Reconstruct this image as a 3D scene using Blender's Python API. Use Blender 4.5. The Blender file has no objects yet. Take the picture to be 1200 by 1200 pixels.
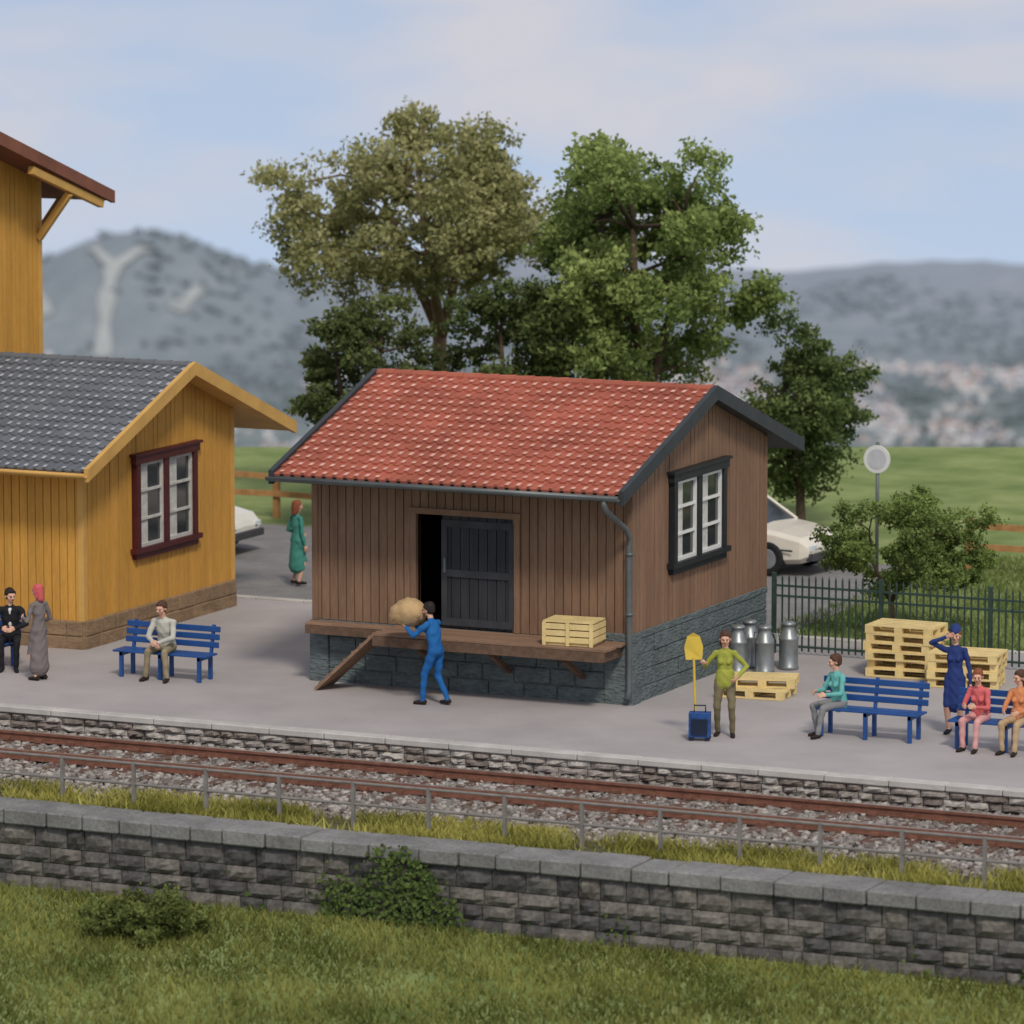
import bpy, math, random
import numpy as np
from mathutils import Matrix, Vector
random.seed(7); RN=np.random.default_rng(11)
scene=bpy.context.scene
CX,CY,CZ=33.516,-76.731,14.6
YAW=.4353; PITCH=.1352
FX,FY=-math.sin(YAW),math.cos(YAW); RX,RY=math.cos(YAW),math.sin(YAW)
def lin(c):
    c=c/255.0
    return c/12.92 if c<=.04045 else ((c+.055)/1.055)**2.4
def S(r,g,b,k=1.0): return (lin(r)*k,lin(g)*k,lin(b)*k)
# ------------------------------------------------------------ materials
def mat(name,col,rough=.75,scale=3.0,amt=.15,bump=0.0,bscale=30.0,metal=0.0,spec=.3,col2=None,fine=.0,detail=4,stretch=(1,1,1),bdist=.02):
    m=bpy.data.materials.new(name);m.use_nodes=True;nt=m.node_tree;N=nt.nodes;Lk=nt.links
    b=N["Principled BSDF"];b.inputs["Roughness"].default_value=rough;b.inputs["Metallic"].default_value=metal
    b.inputs["Specular IOR Level"].default_value=spec
    tc=N.new("ShaderNodeTexCoord");mp=N.new("ShaderNodeMapping");mp.inputs["Scale"].default_value=stretch
    Lk.new(tc.outputs["Object"],mp.inputs["Vector"])
    n=N.new("ShaderNodeTexNoise");n.inputs["Scale"].default_value=scale;n.inputs["Detail"].default_value=detail;n.inputs["Roughness"].default_value=.6
    Lk.new(mp.outputs[0],n.inputs["Vector"])
    r=N.new("ShaderNodeValToRGB");r.color_ramp.elements[0].position=.32;r.color_ramp.elements[1].position=.68
    c1=tuple(x*(1-amt) for x in col) if col2 is None else col
    c2=tuple(min(1,x*(1+amt)) for x in col) if col2 is None else col2
    r.color_ramp.elements[0].color=(*c1,1);r.color_ramp.elements[1].color=(*c2,1)
    Lk.new(n.outputs["Fac"],r.inputs["Fac"]);out=r.outputs["Color"]
    if fine>0:
        n2=N.new("ShaderNodeTexNoise");n2.inputs["Scale"].default_value=bscale;n2.inputs["Detail"].default_value=3
        Lk.new(mp.outputs[0],n2.inputs["Vector"])
        mr=N.new("ShaderNodeMapRange");mr.inputs[1].default_value=.3;mr.inputs[2].default_value=.7;mr.inputs[3].default_value=1-fine;mr.inputs[4].default_value=1+fine
        Lk.new(n2.outputs["Fac"],mr.inputs[0])
        mx=N.new("ShaderNodeVectorMath");mx.operation='SCALE';Lk.new(out,mx.inputs[0]);Lk.new(mr.outputs[0],mx.inputs["Scale"]);out=mx.outputs[0]
    Lk.new(out,b.inputs["Base Color"])
    if bump>0:
        n3=N.new("ShaderNodeTexNoise");n3.inputs["Scale"].default_value=bscale;n3.inputs["Detail"].default_value=3
        Lk.new(mp.outputs[0],n3.inputs["Vector"])
        bp=N.new("ShaderNodeBump");bp.inputs["Strength"].default_value=bump;bp.inputs["Distance"].default_value=bdist
        Lk.new(n3.outputs["Fac"],bp.inputs["Height"]);Lk.new(bp.outputs[0],b.inputs["Normal"])
    return m
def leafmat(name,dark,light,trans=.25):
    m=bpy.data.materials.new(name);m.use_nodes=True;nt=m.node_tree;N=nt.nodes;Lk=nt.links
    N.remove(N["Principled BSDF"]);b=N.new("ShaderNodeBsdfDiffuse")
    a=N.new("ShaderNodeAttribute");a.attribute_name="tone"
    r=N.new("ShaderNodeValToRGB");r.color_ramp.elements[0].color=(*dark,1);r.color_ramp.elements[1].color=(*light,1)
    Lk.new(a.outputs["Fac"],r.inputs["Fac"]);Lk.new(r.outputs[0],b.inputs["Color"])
    if trans>0:
        t=N.new("ShaderNodeBsdfTranslucent");Lk.new(r.outputs[0],t.inputs["Color"])
        mx=N.new("ShaderNodeMixShader");mx.inputs[0].default_value=trans
        Lk.new(b.outputs[0],mx.inputs[1]);Lk.new(t.outputs[0],mx.inputs[2])
        Lk.new(mx.outputs[0],N["Material Output"].inputs["Surface"])
    else: Lk.new(b.outputs[0],N["Material Output"].inputs["Surface"])
    return m
# ------------------------------------------------------------ mesh builder
class MB:
    def __init__(s): s.v=[];s.f=[];s.m=[]
    def add(s,vs,fs,m=0):
        o=len(s.v);s.v.extend([tuple(p) for p in vs]);s.f.extend([tuple(i+o for i in f) for f in fs]);s.m.extend([m]*len(fs))
    def bx(s,x0,x1,y0,y1,z0,z1,m=0,M=None):
        vs=[(x0,y0,z0),(x1,y0,z0),(x1,y1,z0),(x0,y1,z0),(x0,y0,z1),(x1,y0,z1),(x1,y1,z1),(x0,y1,z1)]
        if M is not None: vs=[M@Vector(p) for p in vs]
        s.add(vs,[(0,3,2,1),(4,5,6,7),(0,1,5,4),(1,2,6,5),(2,3,7,6),(3,0,4,7)],m)
    def beam(s,a,b,w,h,m=0,up=(0,0,1)):
        a=Vector(a);b=Vector(b);d=(b-a);l=d.length;d.normalize();u=Vector(up);sd=d.cross(u).normalized();u=sd.cross(d).normalized()
        vs=[]
        for p in (a,b):
            for i,j in ((-1,-1),(1,-1),(1,1),(-1,1)): vs.append(p+sd*(i*w/2)+u*(j*h/2))
        s.add(vs,[(0,1,2,3),(7,6,5,4),(0,4,5,1),(1,5,6,2),(2,6,7,3),(3,7,4,0)],m)
    def tube(s,pts,rad,m=0,n=10,cap=True):
        pts=[Vector(p) for p in pts]
        if not hasattr(rad,'__len__'): rad=[rad]*len(pts)
        o=[];ref=Vector((0.13,.21,.97))
        for i,p in enumerate(pts):
            d=(pts[min(i+1,len(pts)-1)]-pts[max(i-1,0)]).normalized()
            rr=ref if abs(d.dot(ref))<.95 else Vector((1,0,0))
            e1=d.cross(rr).normalized();e2=d.cross(e1)
            for k in range(n):
                t=2*math.pi*k/n;o.append(p+(e1*math.cos(t)+e2*math.sin(t))*rad[i])
        fs=[]
        for i in range(len(pts)-1):
            for k in range(n): fs.append((i*n+k,i*n+(k+1)%n,(i+1)*n+(k+1)%n,(i+1)*n+k))
        if cap: fs.append(tuple(range(n))[::-1]);fs.append(tuple((len(pts)-1)*n+k for k in range(n)))
        s.add(o,fs,m)
    def ell(s,c,r,m=0,nu=14,nv=9):
        vs=[];fs=[]
        for j in range(1,nv):
            ph=math.pi*j/nv
            for i in range(nu):
                t=2*math.pi*i/nu;vs.append((c[0]+r[0]*math.sin(ph)*math.cos(t),c[1]+r[1]*math.sin(ph)*math.sin(t),c[2]+r[2]*math.cos(ph)))
        T=len(vs);vs.append((c[0],c[1],c[2]+r[2]));vs.append((c[0],c[1],c[2]-r[2]))
        for j in range(nv-2):
            for i in range(nu): fs.append((j*nu+i,(j+1)*nu+i,(j+1)*nu+(i+1)%nu,j*nu+(i+1)%nu))
        for i in range(nu): fs.append((T,i,(i+1)%nu));fs.append((T+1,(nv-2)*nu+(i+1)%nu,(nv-2)*nu+i))
        s.add(vs,fs,m)
    def lathe(s,prof,c,m=0,n=16,axis='z'):
        vs=[];fs=[]
        for r,h in prof:
            for k in range(n):
                t=2*math.pi*k/n;a,b=r*math.cos(t),r*math.sin(t)
                if axis=='z': vs.append((c[0]+a,c[1]+b,c[2]+h))
                else: vs.append((c[0]+a,c[1]+h,c[2]+b))
        for i in range(len(prof)-1):
            for k in range(n): fs.append((i*n+k,i*n+(k+1)%n,(i+1)*n+(k+1)%n,(i+1)*n+k))
        s.add(vs,fs,m)
    def obj(s,name,mats,parent=None,smooth=False,bevel=0):
        me=bpy.data.meshes.new(name);me.from_pydata(s.v,[],s.f)
        for m in mats: me.materials.append(m)
        me.polygons.foreach_set("material_index",s.m)
        if smooth: me.polygons.foreach_set("use_smooth",[True]*len(s.f))
        me.update()
        ob=bpy.data.objects.new(name,me);scene.collection.objects.link(ob)
        if parent is not None:
            ob.parent=parent;ob.matrix_parent_inverse=Matrix.Translation(-parent.location)
        if bevel>0:
            md=ob.modifiers.new("bev",'BEVEL');md.width=bevel;md.segments=1;md.limit_method='ANGLE'
        return ob
def empty(name,loc=(0,0,0)):
    e=bpy.data.objects.new(name,None);e.location=loc;scene.collection.objects.link(e);e.empty_display_size=.3;return e
def fastmesh(name,V,F,mats,tone=None,midx=None,smooth=False,parent=None):
    V=np.asarray(V,np.float32);F=np.asarray(F,np.int32);k=F.shape[1]
    me=bpy.data.meshes.new(name);me.vertices.add(len(V));me.vertices.foreach_set("co",V.ravel())
    me.loops.add(F.size);me.loops.foreach_set("vertex_index",F.ravel())
    me.polygons.add(len(F));me.polygons.foreach_set("loop_start",np.arange(0,F.size,k,dtype=np.int32))
    me.polygons.foreach_set("loop_total",np.full(len(F),k,np.int32))
    for m in mats: me.materials.append(m)
    if midx is not None: me.polygons.foreach_set("material_index",np.asarray(midx,np.int32))
    me.update(calc_edges=True);me.validate()
    if tone is not None:
        at=me.attributes.new("tone",'FLOAT','FACE');at.data.foreach_set("value",np.asarray(tone,np.float32))
    if smooth: me.polygons.foreach_set("use_smooth",[True]*len(F))
    ob=bpy.data.objects.new(name,me);scene.collection.objects.link(ob)
    if parent is not None:
        ob.parent=parent;ob.matrix_parent_inverse=Matrix.Translation(-parent.location)
    return ob
# ------------------------------------------------------------ palette
M={}
M['plat']=mat("platform_concrete",S(168,162,159),.9,.45,.12,.25,45,fine=.08)
M['kerbstone']=mat("edge_stone",S(185,181,174),.9,2,.16,.3,30)
M['stoneL']=mat("platform_wall_stone",S(150,142,135),.95,4,.3,.8,18,fine=.25)
M['mortar']=mat("mortar",S(80,76,72),.95,4,.2)
M['retst']=mat("retaining_stone",S(100,97,93),.95,3,.3,.9,14,fine=.25)
M['copst']=mat("coping_stone",S(126,125,122),.9,1.6,.25,.6,18,fine=.18)
M['plinth']=mat("shed_plinth_stone",S(98,107,107),.9,2.5,.2,.9,9,fine=.18,stretch=(1,1,2.5),bdist=.06)
M['yplinth']=mat("station_plinth_stone",S(140,116,90),.9,2.5,.2,.8,12,fine=.15,stretch=(1,1,2))
M['brown']=mat("brown_boards",S(132,103,81),.75,1.2,.17,.25,14,stretch=(3,3,.35),fine=.12)
M['brownD']=mat("brown_board_back",S(75,57,45),.9)
M['yellow']=mat("yellow_boards",S(203,150,68),.65,1.0,.13,.25,14,stretch=(3,3,.35),fine=.09)
M['yellowD']=mat("yellow_board_back",S(125,88,35),.9)
M['ytrim']=mat("yellow_trim",S(208,163,90),.6,2,.1)
M['dark']=mat("anthracite_paint",S(56,60,63),.55,3,.15,.1,30)
M['wframe']=mat("window_frame_black",S(38,40,42),.5,3,.15,.1,30)
M['darker']=mat("dark_boards",S(52,53,56),.7,2,.25,.3,18,stretch=(3,3,.4))
M['gutter']=mat("zinc_gutter",S(100,106,106),.45,2,.15,metal=.3)
M['tile']=mat("red_clay_tiles",S(168,96,77),.9,1.0,.18,.3,40,fine=.13)
M['tileHi']=mat("red_tile_highlight",S(218,168,150),.9,3,.18)  # paler red for the highlights painted on the tile noses
M['gtile']=mat("grey_tiles",S(108,112,117),.85,1.3,.16,.3,40,fine=.08)
M['gtileHi']=mat("grey_tile_highlight",S(172,175,180),.85,3,.15)  # paler grey, painted highlights for the wing roof tiles
M['btile']=mat("brown_tiles",S(128,82,64),.8,1.3,.2,.3,40,fine=.1)
M['wood']=mat("weathered_deck_wood",S(140,111,90),.85,2.5,.25,.4,22,stretch=(.5,4,4),fine=.12)
M['pallet']=mat("raw_pine",S(224,200,140),.8,3,.12,.2,30,fine=.08)
M['white']=mat("white_paint",S(222,222,216),.5,3,.05)
M['glass']=mat("window_glass",(.03,.035,.04),.08,3,.1,spec=.8)
M['curtain']=mat("curtain",S(195,193,185),.9,6,.15)
M['redw']=mat("oxblood_paint",S(80,32,32),.5,3,.15)
M['rust']=mat("rusty_rail",S(124,84,68),.8,6,.25,.3,40)
M['steel']=mat("rail_head",S(170,152,140),.35,4,.15,metal=.6)
M['sleeper']=mat("sleeper_wood",S(100,76,64),.9,3,.3,.5,20,stretch=(5,.7,2))
M['ballA']=mat("ballast_a",S(140,133,126),.95,5,.25)
M['ballB']=mat("ballast_b",S(112,102,94),.95,5,.25)
M['ballC']=mat("ballast_c",S(172,165,158),.95,5,.2)
M['blue']=mat("blue_bench_paint",S(36,78,138),.4,3,.12,spec=.4)
M['iron']=mat("green_iron",S(52,70,62),.5,4,.2)
M['railpipe']=mat("grey_pipe",S(128,124,119),.6,5,.2)
M['fencewood']=mat("fence_wood",S(178,132,84),.8,4,.25)
M['lot']=mat("gravel_lot",S(130,127,124),.95,1.5,.15,.5,30,fine=.2)
M['soil']=mat("soil_grass",(.07,.07,.03),.95,1.5,.3,.5,12,col2=(.13,.12,.055))
M['alu']=mat("milk_can_metal",S(150,155,155),.4,5,.15,metal=.6)
M['bark']=mat("bark",S(118,100,76),.9,6,.3,.8,20)
M['barkD']=mat("bark_dark",S(84,70,55),.9,6,.3,.8,20)
# ------------------------------------------------------------ terrain sheet
DP=372;LOW=-1.6
def hz(x,y):
    s=(x-CX)*FX+(y-CY)*FY;c=(x-CX)*RX+(y-CY)*RY
    z=-.06
    if y<0: z=-.06-(min(-y,4)/4)*1.24
    if y<-4: z=-1.3-(min(-y-4,5)/5)*.3
    if y<-9: z=LOW
    if y<-13: z=LOW-min((-13-y)*.05,1.5)+.05*math.sin(x*.7)*math.sin(y*.6)
    if s>119:
        z=min(z,-.06)-min((s-119)*.19,DP)
        if z<-DP: z=-DP
        bump=0
        if s>2200:
            w=min(1,(s-2200)/600)
            bump+=w*(4*math.sin(c*.006+s*.004)+3*math.sin(c*.017-s*.009+2)+1.5*math.sin(c*.05+s*.03))
        bump+=66*math.exp(-((c+280)/72)**2-((s-3750)/130)**2)
        bump+=36*math.exp(-((c+195)/70)**2-((s-3850)/130)**2)
        bump+=44*math.exp(-((c+400)/90)**2-((s-3800)/160)**2)
        if s>3850:
            w=min(1,(s-3850)/350)
            bump+=w*(12+7*math.sin(c*.008+1.0)+4*math.sin(c*.021+.4)+2*math.sin(c*.05)+1*math.sin(c*.13))
        if s>4300: bump-=(s-4300)*.25
        z+=bump
    return z
svals=list(np.arange(-40,50,10))+list(np.arange(50,130,1.0))
s_=130.0
while s_<3300: svals.append(s_);s_*=1.045
svals+=list(np.arange(3300,4700,24))
nc=170;V=[];F=[]
for s_ in svals:
    w=60+.42*max(s_,0)
    for k in range(nc+1):
        q=(k/nc*2-1);c=q*w
        x=CX+s_*FX+c*RX;y=CY+s_*FY+c*RY
        V.append((x,y,hz(x,y)))
for j in range(len(svals)-1):
    for k in range(nc): F.append((j*(nc+1)+k,j*(nc+1)+k+1,(j+1)*(nc+1)+k+1,(j+1)*(nc+1)+k))
gm=bpy.data.materials.new("terrain");gm.use_nodes=True;nt=gm.node_tree;N=nt.nodes;Lk=nt.links
b=N["Principled BSDF"];b.inputs["Roughness"].default_value=.95;b.inputs["Specular IOR Level"].default_value=.1
geo=N.new("ShaderNodeNewGeometry")
dot=N.new("ShaderNodeVectorMath");dot.operation='DOT_PRODUCT';dot.inputs[1].default_value=(FX,FY,0);Lk.new(geo.outputs["Position"],dot.inputs[0])
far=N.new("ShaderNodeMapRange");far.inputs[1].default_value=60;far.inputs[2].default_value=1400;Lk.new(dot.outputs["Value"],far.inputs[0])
n1=N.new("ShaderNodeTexNoise");n1.inputs["Scale"].default_value=.5;n1.inputs["Detail"].default_value=7;n1.inputs["Roughness"].default_value=.65;Lk.new(geo.outputs["Position"],n1.inputs["Vector"])
r1=N.new("ShaderNodeValToRGB");e=r1.color_ramp.elements;e[0].position=.34;e[0].color=(.14,.20,.06,1);e[1].position=.66;e[1].color=(.29,.34,.13,1);Lk.new(n1.outputs["Fac"],r1.inputs["Fac"])
mp=N.new("ShaderNodeMapping");mp.inputs["Rotation"].default_value=(0,0,-YAW);mp.inputs["Scale"].default_value=(.014,.006,.01);Lk.new(geo.outputs["Position"],mp.inputs["Vector"])
n2=N.new("ShaderNodeTexNoise");n2.inputs["Scale"].default_value=2.4;n2.inputs["Detail"].default_value=6;n2.inputs["Roughness"].default_value=.75;Lk.new(mp.outputs[0],n2.inputs["Vector"])
r2=N.new("ShaderNodeValToRGB");e=r2.color_ramp.elements;e[0].position=.36;e[0].color=(.10,.13,.12,1);e[1].position=.70;e[1].color=(.28,.31,.28,1)
e.new(.52).color=(.155,.19,.17,1);Lk.new(n2.outputs["Fac"],r2.inputs["Fac"])
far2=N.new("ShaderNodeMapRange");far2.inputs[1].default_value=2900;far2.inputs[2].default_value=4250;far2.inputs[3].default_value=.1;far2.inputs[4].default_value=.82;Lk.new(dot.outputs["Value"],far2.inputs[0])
hzm=N.new("ShaderNodeMix");hzm.data_type='RGBA';hzm.inputs[7].default_value=(.33,.37,.44,1);Lk.new(far2.outputs[0],hzm.inputs[0]);Lk.new(r2.outputs[0],hzm.inputs[6])  # aerial haze painted into the base colour, growing with distance
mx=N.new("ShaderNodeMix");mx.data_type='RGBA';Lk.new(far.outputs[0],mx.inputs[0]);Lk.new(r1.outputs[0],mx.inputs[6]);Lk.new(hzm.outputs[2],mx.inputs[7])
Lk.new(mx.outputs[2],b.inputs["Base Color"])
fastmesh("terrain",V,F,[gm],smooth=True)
def far_pt(s,c): return CX+s*FX+c*RX,CY+s*FY+c*RY
cm=mat("bare_hillside",(.36,.38,.37),.95,.02,.2)
mb=MB()
def strip(pts,w):
    for i in range(len(pts)-1):
        (s0,c0),(s1,c1)=pts[i],pts[i+1]
        for k in range(6):
            t0,t1=k/6,(k+1)/6;q=[]
            for t,sg in ((t0,-1),(t0,1),(t1,1),(t1,-1)):
                s=s0+(s1-s0)*t;c=c0+(c1-c0)*t+sg*w*(1+.3*math.sin(7*t+i));x,y=far_pt(s,c);q.append((x,y,hz(x,y)+2.2))
            mb.add(q,[(0,1,2,3)],0)
strip([(3560,-285),(3640,-288),(3680,-286)],5);strip([(3680,-286),(3715,-304)],4);strip([(3680,-284),(3715,-266),(3722,-252)],4);strip([(3650,-240),(3700,-225)],4);strip([(3640,-330),(3700,-345)],4)
mb.obj("hillside_clearing",[cm])
mb=MB();tmats=[mat("town_white",S(226,225,226),.9),mat("town_cream",S(198,194,190),.9),mat("town_roof",S(168,146,140),.9),mat("town_roof2",S(134,139,150),.9)]
for i in range(2600):
    if i%5: s=random.uniform(3120,3620);c=random.uniform(.02,.15)*s
    else: s=random.uniform(3120,3560);c=random.uniform(-.15,-.02)*s
    if math.sin(c*.03+s*.012)+.6*math.sin(c*.09)+random.uniform(-1,1)<.25: continue
    x,y=far_pt(s,c);z=hz(x,y);w=random.uniform(1.2,2.6);l=random.uniform(1.5,4.5);h=random.uniform(1.8,3.6);a=random.uniform(0,3.1)
    Mx=Matrix.Translation((x,y,z))@Matrix.Rotation(a,4,'Z')
    mb.bx(-l,l,-w,w,-3,h,random.choice([0,0,1]),Mx)
    vs=[Mx@Vector(p) for p in [(-l,-w,h),(l,-w,h),(l,w,h),(-l,w,h),(-l,0,h+w*.8),(l,0,h+w*.8)]]
    mb.add(vs,[(0,1,5,4),(2,3,4,5),(0,4,3),(1,2,5)],random.choice([2,3,1]))
mb.obj("distant_town",tmats)
import bmesh
bm=bmesh.new();bmesh.ops.create_icosphere(bm,subdivisions=1,radius=1);ICV=np.array([v.co[:] for v in bm.verts]);ICF=np.array([[v.index for v in f.verts] for f in bm.faces]);bm.free()
Vs=[];Fs=[];T=[];i=0
for _ in range(9000):
    s=random.uniform(2950,4150);c=random.uniform(-.18,.18)*s
    if math.sin(c*.02+s*.008+1)+.7*math.sin(c*.05-s*.02)+random.uniform(-1,1)<.0: continue
    x,y=far_pt(s,c);r=random.uniform(2.5,6);h=random.uniform(1.5,3.5)
    Vs.append(ICV*(1+RN.uniform(-.3,.3,(len(ICV),1)))*np.array([r,r,h])+np.array([x,y,hz(x,y)+h*.4]));Fs.append(ICF+i*len(ICV));T.append(np.full(len(ICF),np.clip((s-2950)/1300+RN.uniform(0,.3),0,1)));i+=1  # tone pales with distance: haze painted into the foliage colour
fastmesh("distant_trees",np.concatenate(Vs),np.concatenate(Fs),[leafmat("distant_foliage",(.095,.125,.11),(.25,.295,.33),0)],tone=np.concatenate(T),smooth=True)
# ------------------------------------------------------------ platform, track bed, walls
X0,X1=-45,40
mb=MB();mb.bx(X0,X1,-4.2,7.6,-1.6,0,0);mb.obj("platform",[M['plat']])
mb=MB();x=X0
while x<X1:
    w=random.uniform(.9,1.15);mb.bx(x+.006,x+w-.006,-4.46,-4.19,-.10,.006+random.uniform(-.003,.003),0);x+=w
mb.obj("platform_edge_kerb",[M['kerbstone']],bevel=.015)
mb=MB();x=X0
while x<X1: mb.bx(x+.01,x+.99,7.59,7.75,-.3,.04);x+=1
mb.obj("rear_kerb",[M['kerbstone']],bevel=.015)
def rough_block(mb,x0,x1,y,z0,z1,m,depth=.12,out=-1):
    nx,nz=4,3;vs=[];fs=[]
    for j in range(nz+1):
        for i in range(nx+1):
            e=(i in(0,nx)) or (j in(0,nz))
            d=0 if e else random.uniform(.03,.085)
            xx=x0+(x1-x0)*i/nx+(0 if i in(0,nx) else random.uniform(-.02,.02));zz=z0+(z1-z0)*j/nz
            vs.append((xx,y+out*d,zz))
    for j in range(nz):
        for i in range(nx): fs.append((j*(nx+1)+i,j*(nx+1)+i+1,(j+1)*(nx+1)+i+1,(j+1)*(nx+1)+i))
    mb.add(vs,fs,m)
    o=[(x0,y,z0),(x1,y,z0),(x1,y,z1),(x0,y,z1),(x0,y+depth,z0),(x1,y+depth,z0),(x1,y+depth,z1),(x0,y+depth,z1)]
    mb.add(o,[(3,2,6,7),(0,4,5,1),(0,3,7,4),(1,5,6,2)],m)
def stonewall(name,x0,x1,y,zs,wr,mats,parent=None):
    mb=MB()
    for r in range(len(zs)-1):
        x=x0
        while x<x1-.05:
            w=min(random.uniform(*wr),x1-x)
            if x1-(x+w)<wr[0]*.5: w=x1-x
            rough_block(mb,x+.008,x+w-.008,y+random.uniform(-.01,.01),zs[r]+.007,zs[r+1]-.007,random.choice(range(len(mats)-1)))
            x+=w
    mb.bx(x0,x1,y+.03,y+.2,zs[0],zs[-1]-.004,len(mats)-1)
    return mb.obj(name,mats,parent)
stL2=mat("platform_wall_stone_b",S(128,118,110),.95,4,.3,.8,18,fine=.25)
stL3=mat("platform_wall_stone_c",S(172,166,158),.95,4,.25,.8,18,fine=.2)
stonewall("platform_wall",X0,X1,-4.4,[-.5,-.36,-.23,-.1],(.22,.5),[M['stoneL'],stL2,stL3,M['mortar']])
mb=MB();mb.bx(X0,X1,-10.0,-4.25,-2.7,-.5,0);mb.obj("track_bed",[M['soil']])
rt2=mat("retaining_stone_b",S(84,82,80),.95,3,.3,.9,14,fine=.25);rt3=mat("retaining_stone_c",S(112,107,100),.95,3,.3,.9,14,fine=.25)
stonewall("retaining_wall",-25,25,-10.15,[-1.7,-1.42,-1.2,-.96,-.64],(.3,.7),[M['retst'],rt2,rt3,M['mortar']])
mb=MB();x=-25
while x<25:
    w=random.uniform(.5,.85);mb.bx(x+.010,x+w-.010,-10.27+random.uniform(-.02,.02),-9.45,-.64,-.41+random.uniform(-.015,.015),0);x+=w
mb.obj("wall_coping",[M['copst']],bevel=.025)
xs=RN.uniform(-17,15,42000);ys=RN.uniform(-8.35,-4.5,42000)
prof=np.where(ys>-7.6,-.37,-.37-(-7.6-ys)*.18)
zs=prof+RN.uniform(-.05,.02,len(xs))
cube=np.array([(-1,-1,-1),(1,-1,-1),(1,1,-1),(-1,1,-1),(-1,-1,1),(1,-1,1),(1,1,1),(-1,1,1)],float)
cf=np.array([(0,3,2,1),(4,5,6,7),(0,1,5,4),(1,2,6,5),(2,3,7,6),(3,0,4,7)])
def scatter_cubes(name,xs,ys,zs,rmin,rmax,mats):
    n=len(xs);R=RN.uniform(rmin,rmax,(n,1,1));v=cube[None]*(1+RN.uniform(-.45,.35,(n,8,3)))*R*np.array([1,1,.8])
    a=RN.uniform(0,6.3,n);ca,sa=np.cos(a)[:,None],np.sin(a)[:,None]
    tl=RN.uniform(-.6,.6,n);ct,st=np.cos(tl)[:,None],np.sin(tl)[:,None]
    x,y,z=v[...,0].copy(),v[...,1].copy(),v[...,2].copy();y,z=y*ct-z*st,y*st+z*ct
    x,y=x*ca-y*sa,x*sa+y*ca
    V=np.stack([x+xs[:,None],y+ys[:,None],z+zs[:,None]],-1).reshape(-1,3)
    F=(cf[None]+(np.arange(n)*8)[:,None,None]).reshape(-1,4)
    return fastmesh(name,V,F,mats,midx=np.repeat(RN.integers(0,len(mats),n),6))
scatter_cubes("track_ballast",xs,ys,zs,.025,.05,[M['ballA'],M['ballB'],M['ballC'],M['ballA']])
tr=empty("railway_track",(0,-6.22,-.2))
mb=MB();x=-44.0
while x<39:
    mb.bx(x-.12,x+.12,-7.48+random.uniform(-.03,.03),-4.96+random.uniform(-.03,.03),-.5,-.325+random.uniform(-.01,.005));x+=.6
mb.obj("sleepers",[M['sleeper']],tr,bevel=.015)
mb=MB()
for yr in (-5.5,-6.94):
    mb.bx(X0,X1,yr-.07,yr+.07,-.325,-.30,0);mb.bx(X0,X1,yr-.012,yr+.012,-.30,-.215,0);mb.bx(X0,X1,yr-.038,yr+.038,-.215,-.178,0);mb.bx(X0,X1,yr-.028,yr+.028,-.178,-.172,1)
    x=-44.0
    while x<39:
        for d in (-.1,.1): mb.bx(x-.06,x+.06,yr+d-.035,yr+d+.035,-.32,-.27,0)
        x+=.6
mb.obj("rails",[M['rust'],M['steel']],tr)
mb=MB();x=-30.6
while x<30:
    mb.bx(x-.025,x+.025,-9.03,-8.97,-.6,.22,0);x+=1.25
for zz in (.2,-.12): mb.tube([(-31,-9.0,zz),(30,-9.0,zz)],.022,0,8)
mb.obj("pipe_railing",[M['railpipe']])
def grass(name,xr,yr,n,h,zf,dark,light,mask=None,lean=.5):
    x=RN.uniform(*xr,n);y=RN.uniform(*yr,n)
    if mask is not None:
        k=mask(x,y);x=x[k];y=y[k];n=len(x)
    z=zf(x,y);a=RN.uniform(0,6.3,n);hh=RN.uniform(.4,1,n)*h;w=hh*.10+.005
    dx,dy=np.cos(a),np.sin(a);lx=RN.normal(0,lean,n)*hh;ly=RN.normal(0,lean,n)*hh
    V=np.stack([np.stack([x-dx*w,y-dy*w,z],-1),np.stack([x+dx*w,y+dy*w,z],-1),np.stack([x+lx,y+ly,z+hh],-1)],1).reshape(-1,3)
    F=np.arange(3*n).reshape(n,3)
    tone=np.clip(.5+.25*np.sin(x*.9+np.sin(y*1.1)*2)+.15*np.sin(x*3.1+y*2.3)+RN.normal(0,.2,n),0,1)
    return fastmesh(name,V,F,[leafmat(name+"_blades",dark,light,.3)],tone=tone)
grass("grass_verge",(-17,15),(-9.45,-8.1),42000,.2,lambda x,y:np.full(len(x),-.5),(.18,.18,.04),(.54,.50,.14),lambda x,y:(np.sin(x*1.3)+np.sin(x*3.1+y*2)+RN.normal(0,.8,len(x)))>-.5)
grass("meadow_grass",(-1,10),(7.9,19),30000,.15,lambda x,y:np.full(len(x),-.06),(.12,.17,.05),(.29,.34,.12))
grass("foreground_grass",(-10,14),(-19.5,-10.3),75000,.17,lambda x,y:np.array([hz(a,b)-.01 for a,b in zip(x,y)]),(.10,.12,.03),(.34,.34,.10))
n=26000;x=RN.uniform(-16,15,n);z=RN.uniform(-1.6,-.42,n)
dens=np.sin(x*.55+1.2)+.6*np.sin(x*1.7+.3)+.35*np.sin(x*4.1+z*3)+(-(z+1.0))*1.2
k=dens+RN.normal(0,.25,n)>1.1;x=x[k];z=z[k];n=len(x)
c=np.stack([x,-10.24-RN.uniform(0,.12,n),z],-1)
a1=RN.normal(size=(n,3))*np.array([1,.4,1]);a1/=np.linalg.norm(a1,axis=1)[:,None];a2=np.cross(a1,np.array([0,-1,.3])+RN.normal(0,.3,(n,3)));a2/=np.linalg.norm(a2,axis=1)[:,None];s_=RN.uniform(.025,.055,(n,1))
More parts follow.
